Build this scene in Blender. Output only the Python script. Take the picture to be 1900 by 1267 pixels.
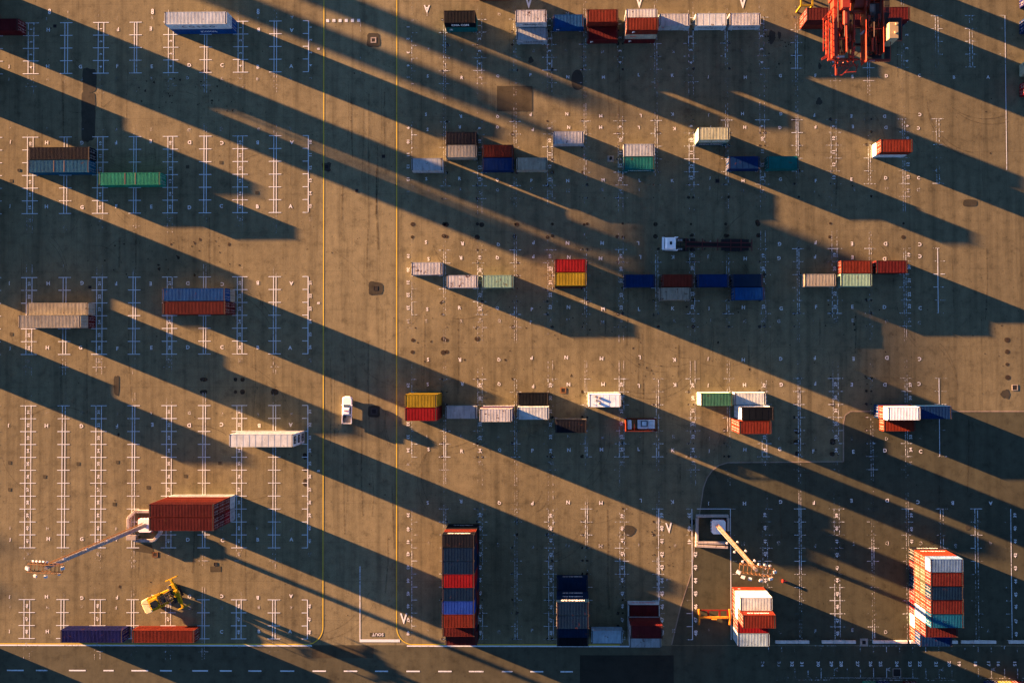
import bpy, bmesh, math, random
from mathutils import Vector, Matrix, Euler
random.seed(7)
R_ = math.radians
for o in list(bpy.data.objects): bpy.data.objects.remove(o)
sc = bpy.context.scene
col = sc.collection

# ------------------------------------------------------------------ camera
CAM_H, FPX, PPX, PPY = 180.0, 1687.0, 1015.5, 615.0      # metres, focal length and principal point in photo pixels
EUL = (0.0177, 0.01453, -0.0027)
cd = bpy.data.cameras.new('camera')
cam = bpy.data.objects.new('camera', cd); col.objects.link(cam)
cam.location = (0, 0, CAM_H); cam.rotation_euler = EUL
cd.sensor_width = 36; cd.sensor_fit = 'HORIZONTAL'; cd.lens = FPX*36/1900
cd.shift_x = (950-PPX)/1900; cd.shift_y = (PPY-633.5)/1900
cd.clip_start = 1; cd.clip_end = 6000
sc.camera = cam
RM = Euler(EUL, 'XYZ').to_matrix()

# ------------------------------------------------------------------ sky and sun
SUN_EL, SHADOW_SLOPE = R_(5.5), 0.405
sd = Vector((1, -SHADOW_SLOPE, 0)).normalized()*math.cos(SUN_EL) + Vector((0, 0, -math.sin(SUN_EL)))
wd = bpy.data.worlds.new("World"); sc.world = wd; wd.use_nodes = True
nt = wd.node_tree; bg = nt.nodes['Background']
sky = nt.nodes.new('ShaderNodeTexSky'); sky.sky_type = 'NISHITA'; sky.sun_disc = False
sky.sun_elevation = SUN_EL; sky.sun_rotation = math.atan2(-sd.x, -sd.y)
sky.air_density = 0.20; sky.dust_density = 0.0; sky.ozone_density = 0.8
nt.links.new(sky.outputs[0], bg.inputs[0]); bg.inputs[1].default_value = 0.05
sl = bpy.data.lights.new('sun', 'SUN'); sl.energy = 5.0; sl.angle = R_(0.5); sl.color = (1.0, 0.49, 0.22)
so = bpy.data.objects.new('sun', sl); col.objects.link(so)
so.rotation_euler = sd.to_track_quat('-Z', 'Y').to_euler(); so.location = (-200, 80, 60)
vs = sc.view_settings
vs.view_transform = 'Standard'; vs.look = 'None'; vs.gamma = 1; vs.exposure = 3.96
sc.cycles.max_bounces = 6; sc.cycles.diffuse_bounces = 3

# ------------------------------------------------------------------ measuring the photograph
def W(px, py, h=0.0):
    """world x, y of the point seen at a photo pixel, at height h"""
    d = RM @ Vector(((px-PPX)/FPX, -(py-PPY)/FPX, -1.0))
    t = (h-CAM_H)/d.z
    return d.x*t, d.y*t
def rowY(n): return 65.4 - 2.557*n          # painted bay rows of the yard

# ------------------------------------------------------------------ helpers
class MB:
    def __init__(s): s.v = []; s.f = []; s.m = []
    def add(s, vs_, fs, m=0):
        b = len(s.v); s.v += [tuple(v) for v in vs_]; s.f += [tuple(b+i for i in f) for f in fs]; s.m += [m]*len(fs)
    def box(s, x0, x1, y0, y1, z0, z1, m=0):
        s.add([(x0,y0,z0),(x1,y0,z0),(x1,y1,z0),(x0,y1,z0),(x0,y0,z1),(x1,y0,z1),(x1,y1,z1),(x0,y1,z1)],
              [(3,2,1,0),(4,5,6,7),(0,1,5,4),(1,2,6,5),(2,3,7,6),(3,0,4,7)], m)
    def quad(s, x0, x1, y0, y1, z, m=0):
        s.add([(x0,y0,z),(x1,y0,z),(x1,y1,z),(x0,y1,z)], [(0,1,2,3)], m)
    def prism(s, pts, z0, z1, m=0):
        n = len(pts)
        s.add([(x,y,z0) for x,y in pts]+[(x,y,z1) for x,y in pts],
              [tuple(range(n))[::-1], tuple(range(n,2*n))]+[(i,(i+1)%n,n+(i+1)%n,n+i) for i in range(n)], m)
    def poly(s, pts, z, m=0):
        s.add([(x,y,z) for x,y in pts], [tuple(range(len(pts)))], m)
    def beam(s, p, q, w, h=None, m=0, up=(0,0,1)):
        h = h or w; p = Vector(p); q = Vector(q); d = (q-p).normalized()
        u = Vector(up)
        if abs(d.dot(u)) > .98: u = Vector((0,1,0))
        a = d.cross(u).normalized()*w/2; b = a.cross(d).normalized()*h/2
        s.add([p-a-b,p+a-b,p+a+b,p-a+b,q-a-b,q+a-b,q+a+b,q-a+b],
              [(0,1,2,3),(7,6,5,4),(4,5,1,0),(5,6,2,1),(6,7,3,2),(7,4,0,3)], m)
    def cyl(s, p, q, r0, r1=None, n=12, m=0):
        r1 = r0 if r1 is None else r1; p = Vector(p); q = Vector(q); d = (q-p).normalized()
        u = Vector((0,0,1)) if abs(d.z) < .9 else Vector((1,0,0))
        a = d.cross(u).normalized(); b = d.cross(a).normalized()
        vs_ = [p+(a*math.cos(2*math.pi*i/n)+b*math.sin(2*math.pi*i/n))*r0 for i in range(n)]
        vs_ += [q+(a*math.cos(2*math.pi*i/n)+b*math.sin(2*math.pi*i/n))*r1 for i in range(n)]
        s.add(vs_, [tuple(range(n)), tuple(range(n,2*n))[::-1]]+[(i,n+i,n+(i+1)%n,(i+1)%n) for i in range(n)], m)
    def sphere(s, c, r, n=10, m=0, sz=1.0):
        vs_ = []; fs = []
        k = n//2
        for j in range(k+1):
            t = math.pi*j/k
            for i in range(n):
                a = 2*math.pi*i/n
                vs_.append((c[0]+r*math.sin(t)*math.cos(a), c[1]+r*math.sin(t)*math.sin(a), c[2]+r*sz*math.cos(t)))
        for j in range(k):
            for i in range(n):
                fs.append((j*n+i, (j+1)*n+i, (j+1)*n+(i+1)%n, j*n+(i+1)%n))
        s.add(vs_, fs, m)
    def mesh(s, name, mats):
        me = bpy.data.meshes.new(name); me.from_pydata(s.v, [], s.f)
        for m in (mats if isinstance(mats, (list, tuple)) else [mats]): me.materials.append(m)
        for p, m in zip(me.polygons, s.m): p.material_index = m
        bm = bmesh.new(); bm.from_mesh(me); bmesh.ops.recalc_face_normals(bm, faces=bm.faces); bm.to_mesh(me); bm.free()
        me.update(); return me
    def build(s, name, mats, parent=None, flat=False):
        me = s.mesh(name, mats)
        if flat:
            for p in me.polygons:
                if p.normal.z < 0: p.flip()
        o = bpy.data.objects.new(name, me); col.objects.link(o)
        if parent: o.parent = parent
        return o
def tag(o, label=None, cat=None, group=None, kind=None):
    if label: o['label'] = label
    if cat: o['category'] = cat
    if group: o['group'] = group
    if kind: o['kind'] = kind
    return o
def empty(name, loc, rz=0):
    o = bpy.data.objects.new(name, None); col.objects.link(o); o.location = loc; o.rotation_euler = (0,0,rz)
    o.empty_display_size = .5
    return o
def bevel(o, w, seg=2):
    m = o.modifiers.new('bevel', 'BEVEL'); m.width = w; m.segments = seg; m.limit_method = 'ANGLE'; return o

# ------------------------------------------------------------------ materials
def newmat(name):
    m = bpy.data.materials.new(name); m.use_nodes = True
    n = m.node_tree.nodes; l = m.node_tree.links
    return m, n, l, n['Principled BSDF']
def noise(n, l, vec, scale, detail=4, rough=.55, sx=1, sy=1, sz=1):
    mp = n.new('ShaderNodeMapping'); mp.inputs['Scale'].default_value = (sx, sy, sz)
    l.new(vec, mp.inputs['Vector'])
    t = n.new('ShaderNodeTexNoise'); t.inputs['Scale'].default_value = scale
    t.inputs['Detail'].default_value = detail; t.inputs['Roughness'].default_value = rough
    l.new(mp.outputs[0], t.inputs['Vector']); return t.outputs['Fac']
def ramp(n, l, fac, stops):
    r = n.new('ShaderNodeValToRGB'); e = r.color_ramp.elements
    e[0].position, e[0].color = stops[0][0], (*stops[0][1], 1) if isinstance(stops[0][1], tuple) else (stops[0][1],)*3+(1,)
    e[1].position, e[1].color = stops[-1][0], (*stops[-1][1], 1) if isinstance(stops[-1][1], tuple) else (stops[-1][1],)*3+(1,)
    for p, c in stops[1:-1]:
        k = e.new(p); k.color = (*c, 1) if isinstance(c, tuple) else (c,)*3+(1,)
    l.new(fac, r.inputs[0]); return r.outputs[0]
def mix(n, l, fac, a, b, mode='MIX'):
    x = n.new('ShaderNodeMix'); x.data_type = 'RGBA'; x.blend_type = mode
    for inp, val in ((x.inputs[0], fac), (x.inputs[6], a), (x.inputs[7], b)):
        if isinstance(val, (int, float)): inp.default_value = val
        elif isinstance(val, tuple): inp.default_value = (*val, 1)
        else: l.new(val, inp)
    return x.outputs[2]
def pos(n): return n.new('ShaderNodeNewGeometry').outputs['Position']

def ground_mat(name, base, dark, streak=.5, grain=.25, joints=None, bumpd=.02, tyre=0.6):
    m, n, l, b = newmat(name); P = pos(n)
    big = noise(n, l, P, .035, 5, .6)
    c = ramp(n, l, big, [(.3, dark), (.62, base)])
    st = noise(n, l, P, .6, 4, .6, 1, .045, 1)                       # tyre streaks along the lanes
    c = mix(n, l, streak, c, ramp(n, l, st, [(.3, .55), (.5, .95), (.72, 1.12)]), 'MULTIPLY')
    md = noise(n, l, P, .5, 6, .65)
    c = mix(n, l, .75, c, ramp(n, l, md, [(.28, .42), (.46, .92), (.62, 1.10), (.78, 1.28)]), 'MULTIPLY')
    gr = noise(n, l, P, 6.0, 5, .75)
    c = mix(n, l, grain, c, ramp(n, l, gr, [(.3, .4), (.5, 1.0), (.72, 1.5)]), 'MULTIPLY')
    sp = noise(n, l, P, 1.6, 3, .5)
    c = mix(n, l, tyre, c, ramp(n, l, sp, [(.27, .25), (.33, 1.0)]), 'MULTIPLY')     # oil drips
    if joints:
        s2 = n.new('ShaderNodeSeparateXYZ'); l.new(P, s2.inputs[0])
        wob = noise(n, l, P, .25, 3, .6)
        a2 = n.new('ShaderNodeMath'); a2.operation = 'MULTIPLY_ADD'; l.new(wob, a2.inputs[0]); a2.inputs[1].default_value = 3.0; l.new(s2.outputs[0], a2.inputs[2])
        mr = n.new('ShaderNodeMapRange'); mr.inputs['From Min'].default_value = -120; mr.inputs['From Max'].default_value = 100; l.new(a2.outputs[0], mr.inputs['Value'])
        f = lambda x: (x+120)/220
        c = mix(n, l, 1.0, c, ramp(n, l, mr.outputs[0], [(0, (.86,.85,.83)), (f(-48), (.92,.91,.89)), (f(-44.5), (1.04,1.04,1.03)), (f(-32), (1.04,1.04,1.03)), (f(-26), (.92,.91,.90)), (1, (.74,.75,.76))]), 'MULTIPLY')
        sx = n.new('ShaderNodeSeparateXYZ'); l.new(P, sx.inputs[0])
        prev = None
        for ax, pitch in ((0, joints[0]), (1, joints[1])):
            q = n.new('ShaderNodeMath'); q.operation = 'PINGPONG'; q.inputs[1].default_value = pitch/2; l.new(sx.outputs[ax], q.inputs[0])
            g = n.new('ShaderNodeMath'); g.operation = 'GREATER_THAN'; g.inputs[1].default_value = .035; l.new(q.outputs[0], g.inputs[0])
            prev = g.outputs[0] if prev is None else None or _mul(n, l, prev, g.outputs[0])
        c = mix(n, l, .22, c, prev, 'MULTIPLY')
    l.new(c, b.inputs['Base Color']); b.inputs['Roughness'].default_value = .93
    b.inputs['Specular IOR Level'].default_value = .15
    bp = n.new('ShaderNodeBump'); bp.inputs['Strength'].default_value = .6; bp.inputs['Distance'].default_value = bumpd
    h = noise(n, l, P, 1.3, 7, .6, 1, .6, 1)
    l.new(h, bp.inputs['Height']); l.new(bp.outputs[0], b.inputs['Normal'])
    return m
def _mul(n, l, a, b_):
    q = n.new('ShaderNodeMath'); q.operation = 'MULTIPLY'; l.new(a, q.inputs[0]); l.new(b_, q.inputs[1]); return q.outputs[0]

def worn_paint(name, c0, lo, hi, rough=.8):
    """road paint: worn through to the ground below where the noise is low"""
    m, n, l, b = newmat(name); P = pos(n)
    b.inputs['Base Color'].default_value = (*c0, 1); b.inputs['Roughness'].default_value = rough
    f1 = noise(n, l, P, 2.2, 5, .7); f2 = noise(n, l, P, .12, 2, .5)
    a = n.new('ShaderNodeMath'); a.operation = 'MULTIPLY_ADD'; l.new(f2, a.inputs[0]); a.inputs[1].default_value = .7; l.new(f1, a.inputs[2])
    l.new(ramp(n, l, a.outputs[0], [(lo, 0.0), (hi, 1.0)]), b.inputs['Alpha'])
    return m

def paint(name, c, rust=.3, var=.25, rough=.55, dirt=.35):
    m, n, l, b = newmat(name); P = pos(n)
    k = tuple(x*(1-var) for x in c)
    v = noise(n, l, P, .55, 5, .65)
    cc = ramp(n, l, v, [(.3, k), (.7, tuple(min(1, x*1.15) for x in c))])
    st = noise(n, l, P, 1.4, 4, .6, 1.6, .3, .25)
    cc = mix(n, l, dirt, cc, ramp(n, l, st, [(.3, .35), (.55, 1.0)]), 'MULTIPLY')
    if rust > 0:
        r = noise(n, l, P, 1.1, 7, .72)
        rf = ramp(n, l, r, [(.62-.1*rust, 0.0), (.70-.1*rust, 1.0)])
        cc = mix(n, l, rf, cc, (.055, .020, .010))
    l.new(cc, b.inputs['Base Color']); b.inputs['Roughness'].default_value = rough+.15
    b.inputs['Specular IOR Level'].default_value = .04
    return m
def smear(name, c, lo, hi, amax):
    m, n, l, b = newmat(name); P = pos(n)
    b.inputs['Base Color'].default_value = (*c, 1); b.inputs['Roughness'].default_value = .9; b.inputs['Specular IOR Level'].default_value = .1
    f1 = noise(n, l, P, 1.3, 6, .75)
    l.new(ramp(n, l, f1, [(lo, 0.0), (hi, amax)]), b.inputs['Alpha'])
    return m
def plain(name, c, rough=.7, metal=0.0, var=.3, sc_=2.0):
    m, n, l, b = newmat(name); P = pos(n)
    v = noise(n, l, P, sc_, 4, .6)
    l.new(ramp(n, l, v, [(.3, tuple(x*(1-var) for x in c)), (.7, tuple(min(1, x*(1+var*.5)) for x in c))]), b.inputs['Base Color'])
    b.inputs['Roughness'].default_value = rough; b.inputs['Metallic'].default_value = metal
    b.inputs['Specular IOR Level'].default_value = .3
    return m

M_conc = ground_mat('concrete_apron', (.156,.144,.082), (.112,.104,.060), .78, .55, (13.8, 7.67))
M_asph = ground_mat('asphalt_dark', (.052,.055,.034), (.036,.038,.024), .5, .3)
M_road = ground_mat('road_asphalt', (.064,.065,.040), (.048,.049,.031), .35, .3)
M_patch = ground_mat('patch_asphalt', (.036,.035,.025), (.026,.025,.018), .3, .4)
M_stain = ground_mat('stain', (.038,.036,.024), (.028,.027,.018), .3, .5)
M_patch2 = ground_mat('patch_brown', (.050,.045,.027), (.040,.037,.023), .3, .4)
M_white = worn_paint('line_white', (.46,.53,.55), .80, 1.0)
M_white_new = worn_paint('line_white_fresh', (.46,.53,.56), .52, .80)
M_white_faded = worn_paint('line_white_faded', (.34,.36,.36), .86, 1.08)
M_yellow = worn_paint('line_yellow', (.44,.33,.012), .42, .68)
M_smear = smear('oily_smear', (.030,.023,.017), .25, .45, .85)
M_tyre = smear('tyre_smear', (.030,.023,.017), .36, .64, .5)
M_rust = plain('rust_steel', (.05,.022,.012), .85)
M_dark = plain('dark_steel', (.018,.017,.017), .6)
M_hole = plain('drain_hole', (.008,.008,.008), .9)
M_grey = plain('grey_concrete', (.24,.22,.19), .9)
M_glass = plain('window_glass', (.012,.016,.018), .12)
M_rubber = plain('rubber', (.012,.012,.012), .9)
M_chalk = plain('white_paint', (.66,.66,.64), .5, var=.12)
M_lampw = plain('lamp_housing', (.34,.34,.33), .4, var=.1)

# ------------------------------------------------------------------ the ground
g = MB(); g.quad(-3000, 3000, -3000, 3000, 0)
tag(g.build('concrete_apron', M_conc, flat=True), kind='structure')
def sheet(name, px_pts, z, mat, kind='structure'):
    m = MB(); m.poly([W(x, y) for x, y in px_pts], z)
    return tag(m.build(name, mat, flat=True), kind=kind)
def arcpts(cx, cy, r, a0, a1, n=8): return [(cx+r*math.cos(R_(a0+(a1-a0)*i/n)), cy-r*math.sin(R_(a0+(a1-a0)*i/n))) for i in range(n+1)]
# the darker asphalt yard in the south-east, its rounded corner, and the road along the bottom
asph = [(1246,1196),(1262,1128),(1283,1062),(1292,985),(1300,940),(1305,905),(1312,886),(1322,872),(1334,863),(1350,858),(1565,856),(1565,785),(1568,770),(1578,763),(1900,763),(3200,763),(3200,1196)]
sheet('asphalt_yard', asph, .004, M_asph)
X0 = W(-3000,1197)[0]; yr = W(950,1196.5)[1]
m = MB(); m.quad(-2500, 2500, -2500, yr, .008); tag(m.build('road', M_road, flat=True), kind='structure')
xa = W(1246,1197)[0]
m = MB(); m.quad(xa, 2500, -2500, yr-.004, .012); tag(m.build('asphalt_strip', M_asph, flat=True), kind='structure')
# the pale joint round the asphalt yard
m = MB()
for (a, b_) in zip(asph[:15], asph[1:16]):
    p, q = W(*a), W(*b_); d = Vector((q[0]-p[0], q[1]-p[1])).normalized(); nn = Vector((-d.y, d.x))*.11
    m.add([(p[0]-nn.x,p[1]-nn.y,.016),(q[0]-nn.x,q[1]-nn.y,.016),(q[0]+nn.x,q[1]+nn.y,.016),(p[0]+nn.x,p[1]+nn.y,.016)], [(0,1,2,3)])
tag(m.build('joint_line', ground_mat('joint', (.20,.17,.13), (.15,.13,.10), .2, .4), flat=True), kind='structure')

# patches of newer and older surfacing
def blob(cx, cy, rx, ry, n=22, jag=.10, sq=2.0):
    pts = []
    ph = random.random()*6
    for i in range(n):
        a = 2*math.pi*i/n
        ca, sa = math.cos(a), math.sin(a)
        r = (abs(ca)**sq+abs(sa)**sq)**(-1/sq)*(1+jag*math.sin(3*a+ph)*.5+random.uniform(-jag, jag)*.5)
        pts.append((cx+rx*r*ca, cy+ry*r*sa))
    return pts
pm = MB()
def P_(pts, z=.020): pm.poly([W(x, y) for x, y in pts], z)
P_(blob(166,150,13,23,30,.08,5)); P_(blob(164,217,13,45,40,.07,7), .0205)
P_(blob(216,715,5,18,20,.1,6)); P_(blob(1071,149,11,19,26,.03,2.2)); P_(blob(1168,984,11,11,22,.15))
P_(blob(1800,377,13,6.5,24,.05,4)); P_(blob(1432,68,6,13,16,.3)); P_(blob(1446,66,3,7,14,.3))
P_(blob(693,75,12,13,20,.1,5)); P_(blob(1866,731,8,9,18,.35)); P_(blob(1521,47+76,3,6,12,.3)); P_(blob(1520,189,6,7,14,.3))
P_(blob(697,535,13,12,30,.12,6)); P_(blob(694,763,11,11,24,.05,6)); P_(blob(606,310,8,8,20,.2,5)); 
P_(blob(985,112,5,6,12,.3)); P_(blob(1729,1006,5,4,12,.3)); P_(blob(1796,979,5,5,12,.3))
P_([(705,1190.5),(668,1190.5),(668,1188),(705,1188)])
P_([(888,1086),(886,1085),(884,1084),(888,1087)])
tag(pm.build('asphalt_patches', M_patch, flat=True), kind='structure')
pm = MB()
P_([(922,160),(988,160),(988,207),(922,207)]); P_([(579,1197.5),(693,1197.5),(693,1220),(579,1220)], .0125)
P_(blob(1345,960,30,0.5), .0201)
P_([(686,1173),(712,1173),(712,1180.5),(686,1180.5)]); P_([(246,1010),(281,1009),(286,1027),(246,1021)])
P_([(282,1023),(296,1024),(296,1034),(282,1033)]); P_([(390,1050),(410,1050),(410,1060),(390,1060)])
P_([(1446,938),(1448,938),(1452,1000),(1449,1000)])
tag(pm.build('worn_patches', M_patch2, flat=True), kind='structure')
pm = MB(); P_([(1076,1215),(1250,1215),(1250,1330),(1076,1330)], .024)
P_([(764,1008),(822,1010),(822,1150),(764,1100)], .0198) if False else None
tag(pm.build('black_patch', ground_mat('patch_black', (.022,.022,.016), (.015,.015,.011), .3, .5), flat=True), kind='structure')
# round stains where the container corners stood, drips and scuffs
pm = MB()
rnd = random.Random(3)
for xs, ys in (((766,823,828,885,894,955,959,1015,1024,1084,1089,1146,1155,1216,1281,1346,1407,1540,1676),(416,439)),
               ((766,822,829,886,894),(630,653)), ((1869,),(630,653,675,699)), ((1154,1285,1350),(437,))):
    for x in xs:
        for y in ys:
            if rnd.random() < .85:
                r = rnd.uniform(3.2,5.2)*(.65 if x > 900 and rnd.random()<.5 else 1); P_(blob(x+rnd.uniform(-1,1), y+rnd.uniform(-1.5,1.5), r, r*.95, 16, .05))
for x, y, rx, ry in ((378,704,7,4),(378,727,7,4),(437,704,3.5,3.5),(450,704,4,4),(437,727,3,3),(450,727,4.5,4.5),(509.5,727,7,6),
                     (566,846,4,6),(565.5,871,3.5,4),(565.5,895,3.5,7),(1545,819,5,6),(1544,842,5,4),(1480,800,6,5),(1479,820,7,5),(1479,842,4,5),
                     (1476,750,3,3),(1545,750,3,4),(381,133,8,4),(220,806,2,3),(222,1088,2,3),(1285,968,5,5),(1285,990,6,5),(1405,412,4,4),(1408,437,5,4)):
    P_(blob(x, y, rx, ry, 18, .08, 2.6), .0203+rnd.random()*.0006)
def scuff(n, x0, x1, y0, y1, big=2.4):
    for _ in range(n):
        x, y = rnd.uniform(x0,x1), rnd.uniform(y0,y1); r = rnd.uniform(.35, big)*rnd.random()
        P_(blob(x, y, .3+r, .3+r*rnd.uniform(.5,1.6), 9, .45), .0190+rnd.random()*.0008)
scuff(70, 225, 460, 140, 210, 2.6); scuff(90, 760, 1260, 560, 700, 2.2); scuff(60, 1270, 1890, 560, 700, 2.4); scuff(60, 160, 460, 440, 520, 2.8)
scuff(160, 5, 1895, 5, 1185, 1.2); scuff(60, 600, 740, 10, 1180, 1.1); scuff(40, 1400, 1480, 60, 130, 2.4); scuff(50,1190,1250,950,1060,1.6)
# stains at nearly every painted tick of the right-hand yard
for x in (825,890,955,1020,1085,1151,1217,1282,1348,1414,1478,1546,1612):
    for n in list(range(0,5))+list(range(8,15))+list(range(18,25))+list(range(28,35))+list(range(38,49)):
        if x > 1240 and n > 35: continue
        for dx in (-4.5,4.5):
            if rnd.random() < .55:
                X = W(x,650)[0]; p = (PPX, 0)
                cx, cy = W(x+dx, 633-(rowY(n)-0.6)*9.4+rnd.uniform(-2,2))
                rr = rnd.uniform(.10,.38)
                pts = [(cx+rr*math.cos(a)*rnd.uniform(.6,1.3), rowY(n)+rr*math.sin(a)*rnd.uniform(.6,1.3)+0.05) for a in [2*math.pi*i/9 for i in range(9)]]
                pm.poly(pts, .0195+rnd.random()*.0004)
tag(pm.build('ground_stains', M_smear, flat=True), kind='structure')
pm = MB()
# long drips and narrow tyre lines
def strip(pts, w, z=.0185):
    P = [Vector(W(*p)) for p in pts]
    for a, b_ in zip(P[:-1], P[1:]):
        d = (b_-a).normalized(); nn = Vector((-d.y, d.x))*w/2
        pm.add([(a.x-nn.x,a.y-nn.y,z),(b_.x-nn.x,b_.y-nn.y,z),(b_.x+nn.x,b_.y+nn.y,z),(a.x+nn.x,a.y+nn.y,z)], [(0,1,2,3)])
for x0, y0, x1, y1, w in ((788,585,786,722,.22),(850,590,850,731,.25),(1185,620,1183,733,.16),(1192,620,1193,733,.16),(1127,945,1128,1090,.35),(1128,1090,1130,1130,.5),
                        (222,440,221,497,.4),(116,150,118,300,.3),(386,170,386,215,.15),(252,430,252,500,.3),(1521,590,1521,640,.3),(1588,580,1587,655,.28),(1259,640,1258,700,.3),
                        (1124,580,1123,620,.25),(1262,860,1262,890,.3),(1389,640,1389,680,.3),(112,620,114,700,.35),(113,700,114,750,.5),(645,900,640,990,.1)):
    strip([(x0,y0),((x0+x1)/2+.6,(y0+y1)/2),(x1,y1)], w)
def arc_line(cx, cy, r, a0, a1, w=.14): strip(arcpts(cx, cy, r, a0, a1, 22), w, .018+random.random()*.0004)
arc_line(1240,560,120,230,300,.12); arc_line(1225,600,90,210,280,.1); arc_line(150,130,80,250,330,.12); arc_line(330,240,70,60,110,.14)
arc_line(1340,560,120,250,330,.10); arc_line(760,600,120,200,260,.10); arc_line(620,420,180,60,110,.09); arc_line(1000,560,190,235,300,.08)
arc_line(1100,880,90,240,320,.08); arc_line(1430,640,120,210,270,.09); arc_line(520,640,200,20,60,.08); arc_line(300,700,160,60,110,.08)
arc_line(690,520,110,290,340,.08); arc_line(1030,660,150,200,300,.08); arc_line(90,610,70,150,210,.1); arc_line(1640,900,200,60,110,.1)
ra = random.Random(21)
for k in range(70):
    cx_, cy_ = (ra.uniform(10,590), ra.uniform(20,1180)) if k % 3 == 0 else (ra.uniform(760,1880), ra.uniform(100,940)); r = ra.uniform(30,150); a0 = ra.uniform(0,360); w_ = ra.uniform(.07,.16)
    pts = arcpts(cx_, cy_, r, a0, a0+ra.uniform(25,80), 14)
    if all(0 < q[1] < 1185 for q in pts):
        strip(pts, w_, .0170+k*.00001)
        if ra.random() < .6: strip([(x+14*.9*math.cos(R_(a0+90)), y+10) for x, y in pts], w_, .0172+k*.00001)
for k in range(60):
    x_ = ra.choice([ra.uniform(610,730), ra.uniform(760,1880), ra.uniform(10,590)]); y_ = ra.uniform(0,1000); L_ = ra.uniform(50,170)
    strip([(x_,y_),(x_+ra.uniform(-2,2),y_+L_/2),(x_+ra.uniform(-4,4),y_+L_)], ra.uniform(.10,.28), .0174+k*.00001)
tag(pm.build('tyre_marks', M_tyre, flat=True), kind='structure')

# ------------------------------------------------------------------ painted lines
lw, lf, lb, ly = MB(), MB(), MB(), MB()
ZP = .026
def vline(mb, x, ya, yb, w=.13): mb.quad(x-w/2, x+w/2, min(ya,yb), max(ya,yb), ZP)
def hline(mb, xa, xb, y, w=.12): mb.quad(min(xa,xb), max(xa,xb), y-w/2, y+w/2, ZP+.002)
LCOL = [(52.6,63.0,'w'),(120.5,125.8,'n'),(182.4,192.6,'w'),(249.5,254,'n'),(312.6,321.6,'w'),(379.5,384,'n'),(442,451,'w'),(508.7,513.4,'n'),(572.6,572.6,'r'),(-8,-3,'n')]
LBLK = [(0,4),(9,15),(20,26),(30,41),(45,48)]
def colX(x, y=60): return W(x, y)[0]
for xa, xb, t in LCOL:
    A, B = colX(xa), colX(xb)
    c = (A+B)/2; half = (B-A)/2
    reach = {'w': half+1.05, 'n': 1.25, 'r': 1.15}[t]
    for a, b_ in LBLK:
        if t == 'r': vline(lb, A, rowY(a), rowY(b_), .17)
        else: vline(lb, A, rowY(a), rowY(b_), .13); vline(lb, B, rowY(a), rowY(b_), .13)
        for n_ in range(a, b_+1):
            hline(lb, c-reach, (c if t == 'r' else c+reach), rowY(n_), .13)
        if t != 'r' and xa > 0:
            for X in (A, B): vline(lf, X, rowY(b_), rowY(b_+1.6), .10); vline(lf, X, rowY(a), rowY(a-1.0), .10)
            hline(lf, c-reach*.8, c+reach*.8, rowY(b_+1)); 
RCOL = [(764,764,'l'),(823,826.5,'n'),(885.8,894,'w'),(953.5,957.5,'n'),(1015.5,1024,'w'),(1083.5,1087,'n'),(1146.5,1155,'w'),(1215,1219,'n'),(1278,1286.6,'w'),
        (1346,1350,'n'),(1409.5,1418,'w'),(1476.5,1480,'n'),(1541,1550.5,'w'),(1610,1613.7,'n'),(1673.7,1677.6,'n'),(1736.5,1741.5,'n'),(1800,1805,'n'),(1866,1866,'r')]
RBLK = [(0,4),(8,13),(18,23),(28,34),(38,48)]
for i, (xa, xb, t) in enumerate(RCOL):
    A, B = colX(xa,160), colX(xb,160); c = (A+B)/2; half = (B-A)/2
    reach = {'w': half+1.0, 'n': 1.15, 'l': 1.1, 'r': 1.1}[t]
    for a, b_ in RBLK:
        if xa > 1700 and (a, b_) == (18,23): 
            if xa > 1740: continue
        if xa > 1745 and a in (8,28): 
            continue
        if a == 38 and 1216 < xa < 1400: continue
        if t == 'l': vline(lw, A, rowY(a), rowY(b_)); 
        elif t == 'r': vline(lb, A, rowY(a), rowY(b_+8 if a == 0 else b_), .12)
        elif xa > 1700 and a in (18,28): vline(lb, A, rowY(a), rowY(b_))
        else: vline(lw, A, rowY(a), rowY(b_), .13); vline(lw, B, rowY(a), rowY(b_), .13)
        for n_ in range(a, b_+1):
            if t == 'l': hline(lw, A, A+reach, rowY(n_))
            elif t == 'r': hline(lw, A-reach, A, rowY(n_))
            else:
                hline(lw, c-reach, c-half+.05, rowY(n_)); hline(lw, c+half-.05, c+reach, rowY(n_))
                if t == 'w' or n_ in (a, b_): hline(lw, c-half, c+half, rowY(n_))
        if xa < 1700 and t != 'r':
            for X in (A, B): vline(lf, X, rowY(b_), rowY(min(b_+2.2, 48)), .10); vline(lf, X, rowY(a-1.4), rowY(a), .10)
            hline(lf, c-reach, c+reach, rowY(min(b_+1,48)))
# the two single lines of the gap and the right edge of the asphalt yard
for xp, side in ((1222,-1),(1284,-1),(1355.5,1)):
    X = W(xp, 1000)[0]; vline(lb, X, rowY(38), rowY(48))
    for n_ in range(38, 49): hline(lw, X, X+side*1.15, rowY(n_))
X = W(1284,1000)[0]; X2 = W(1355.5,1000)[0]; hline(lb, X+1, X2+1, rowY(38))
X = W(1870, 340)[0]
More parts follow.
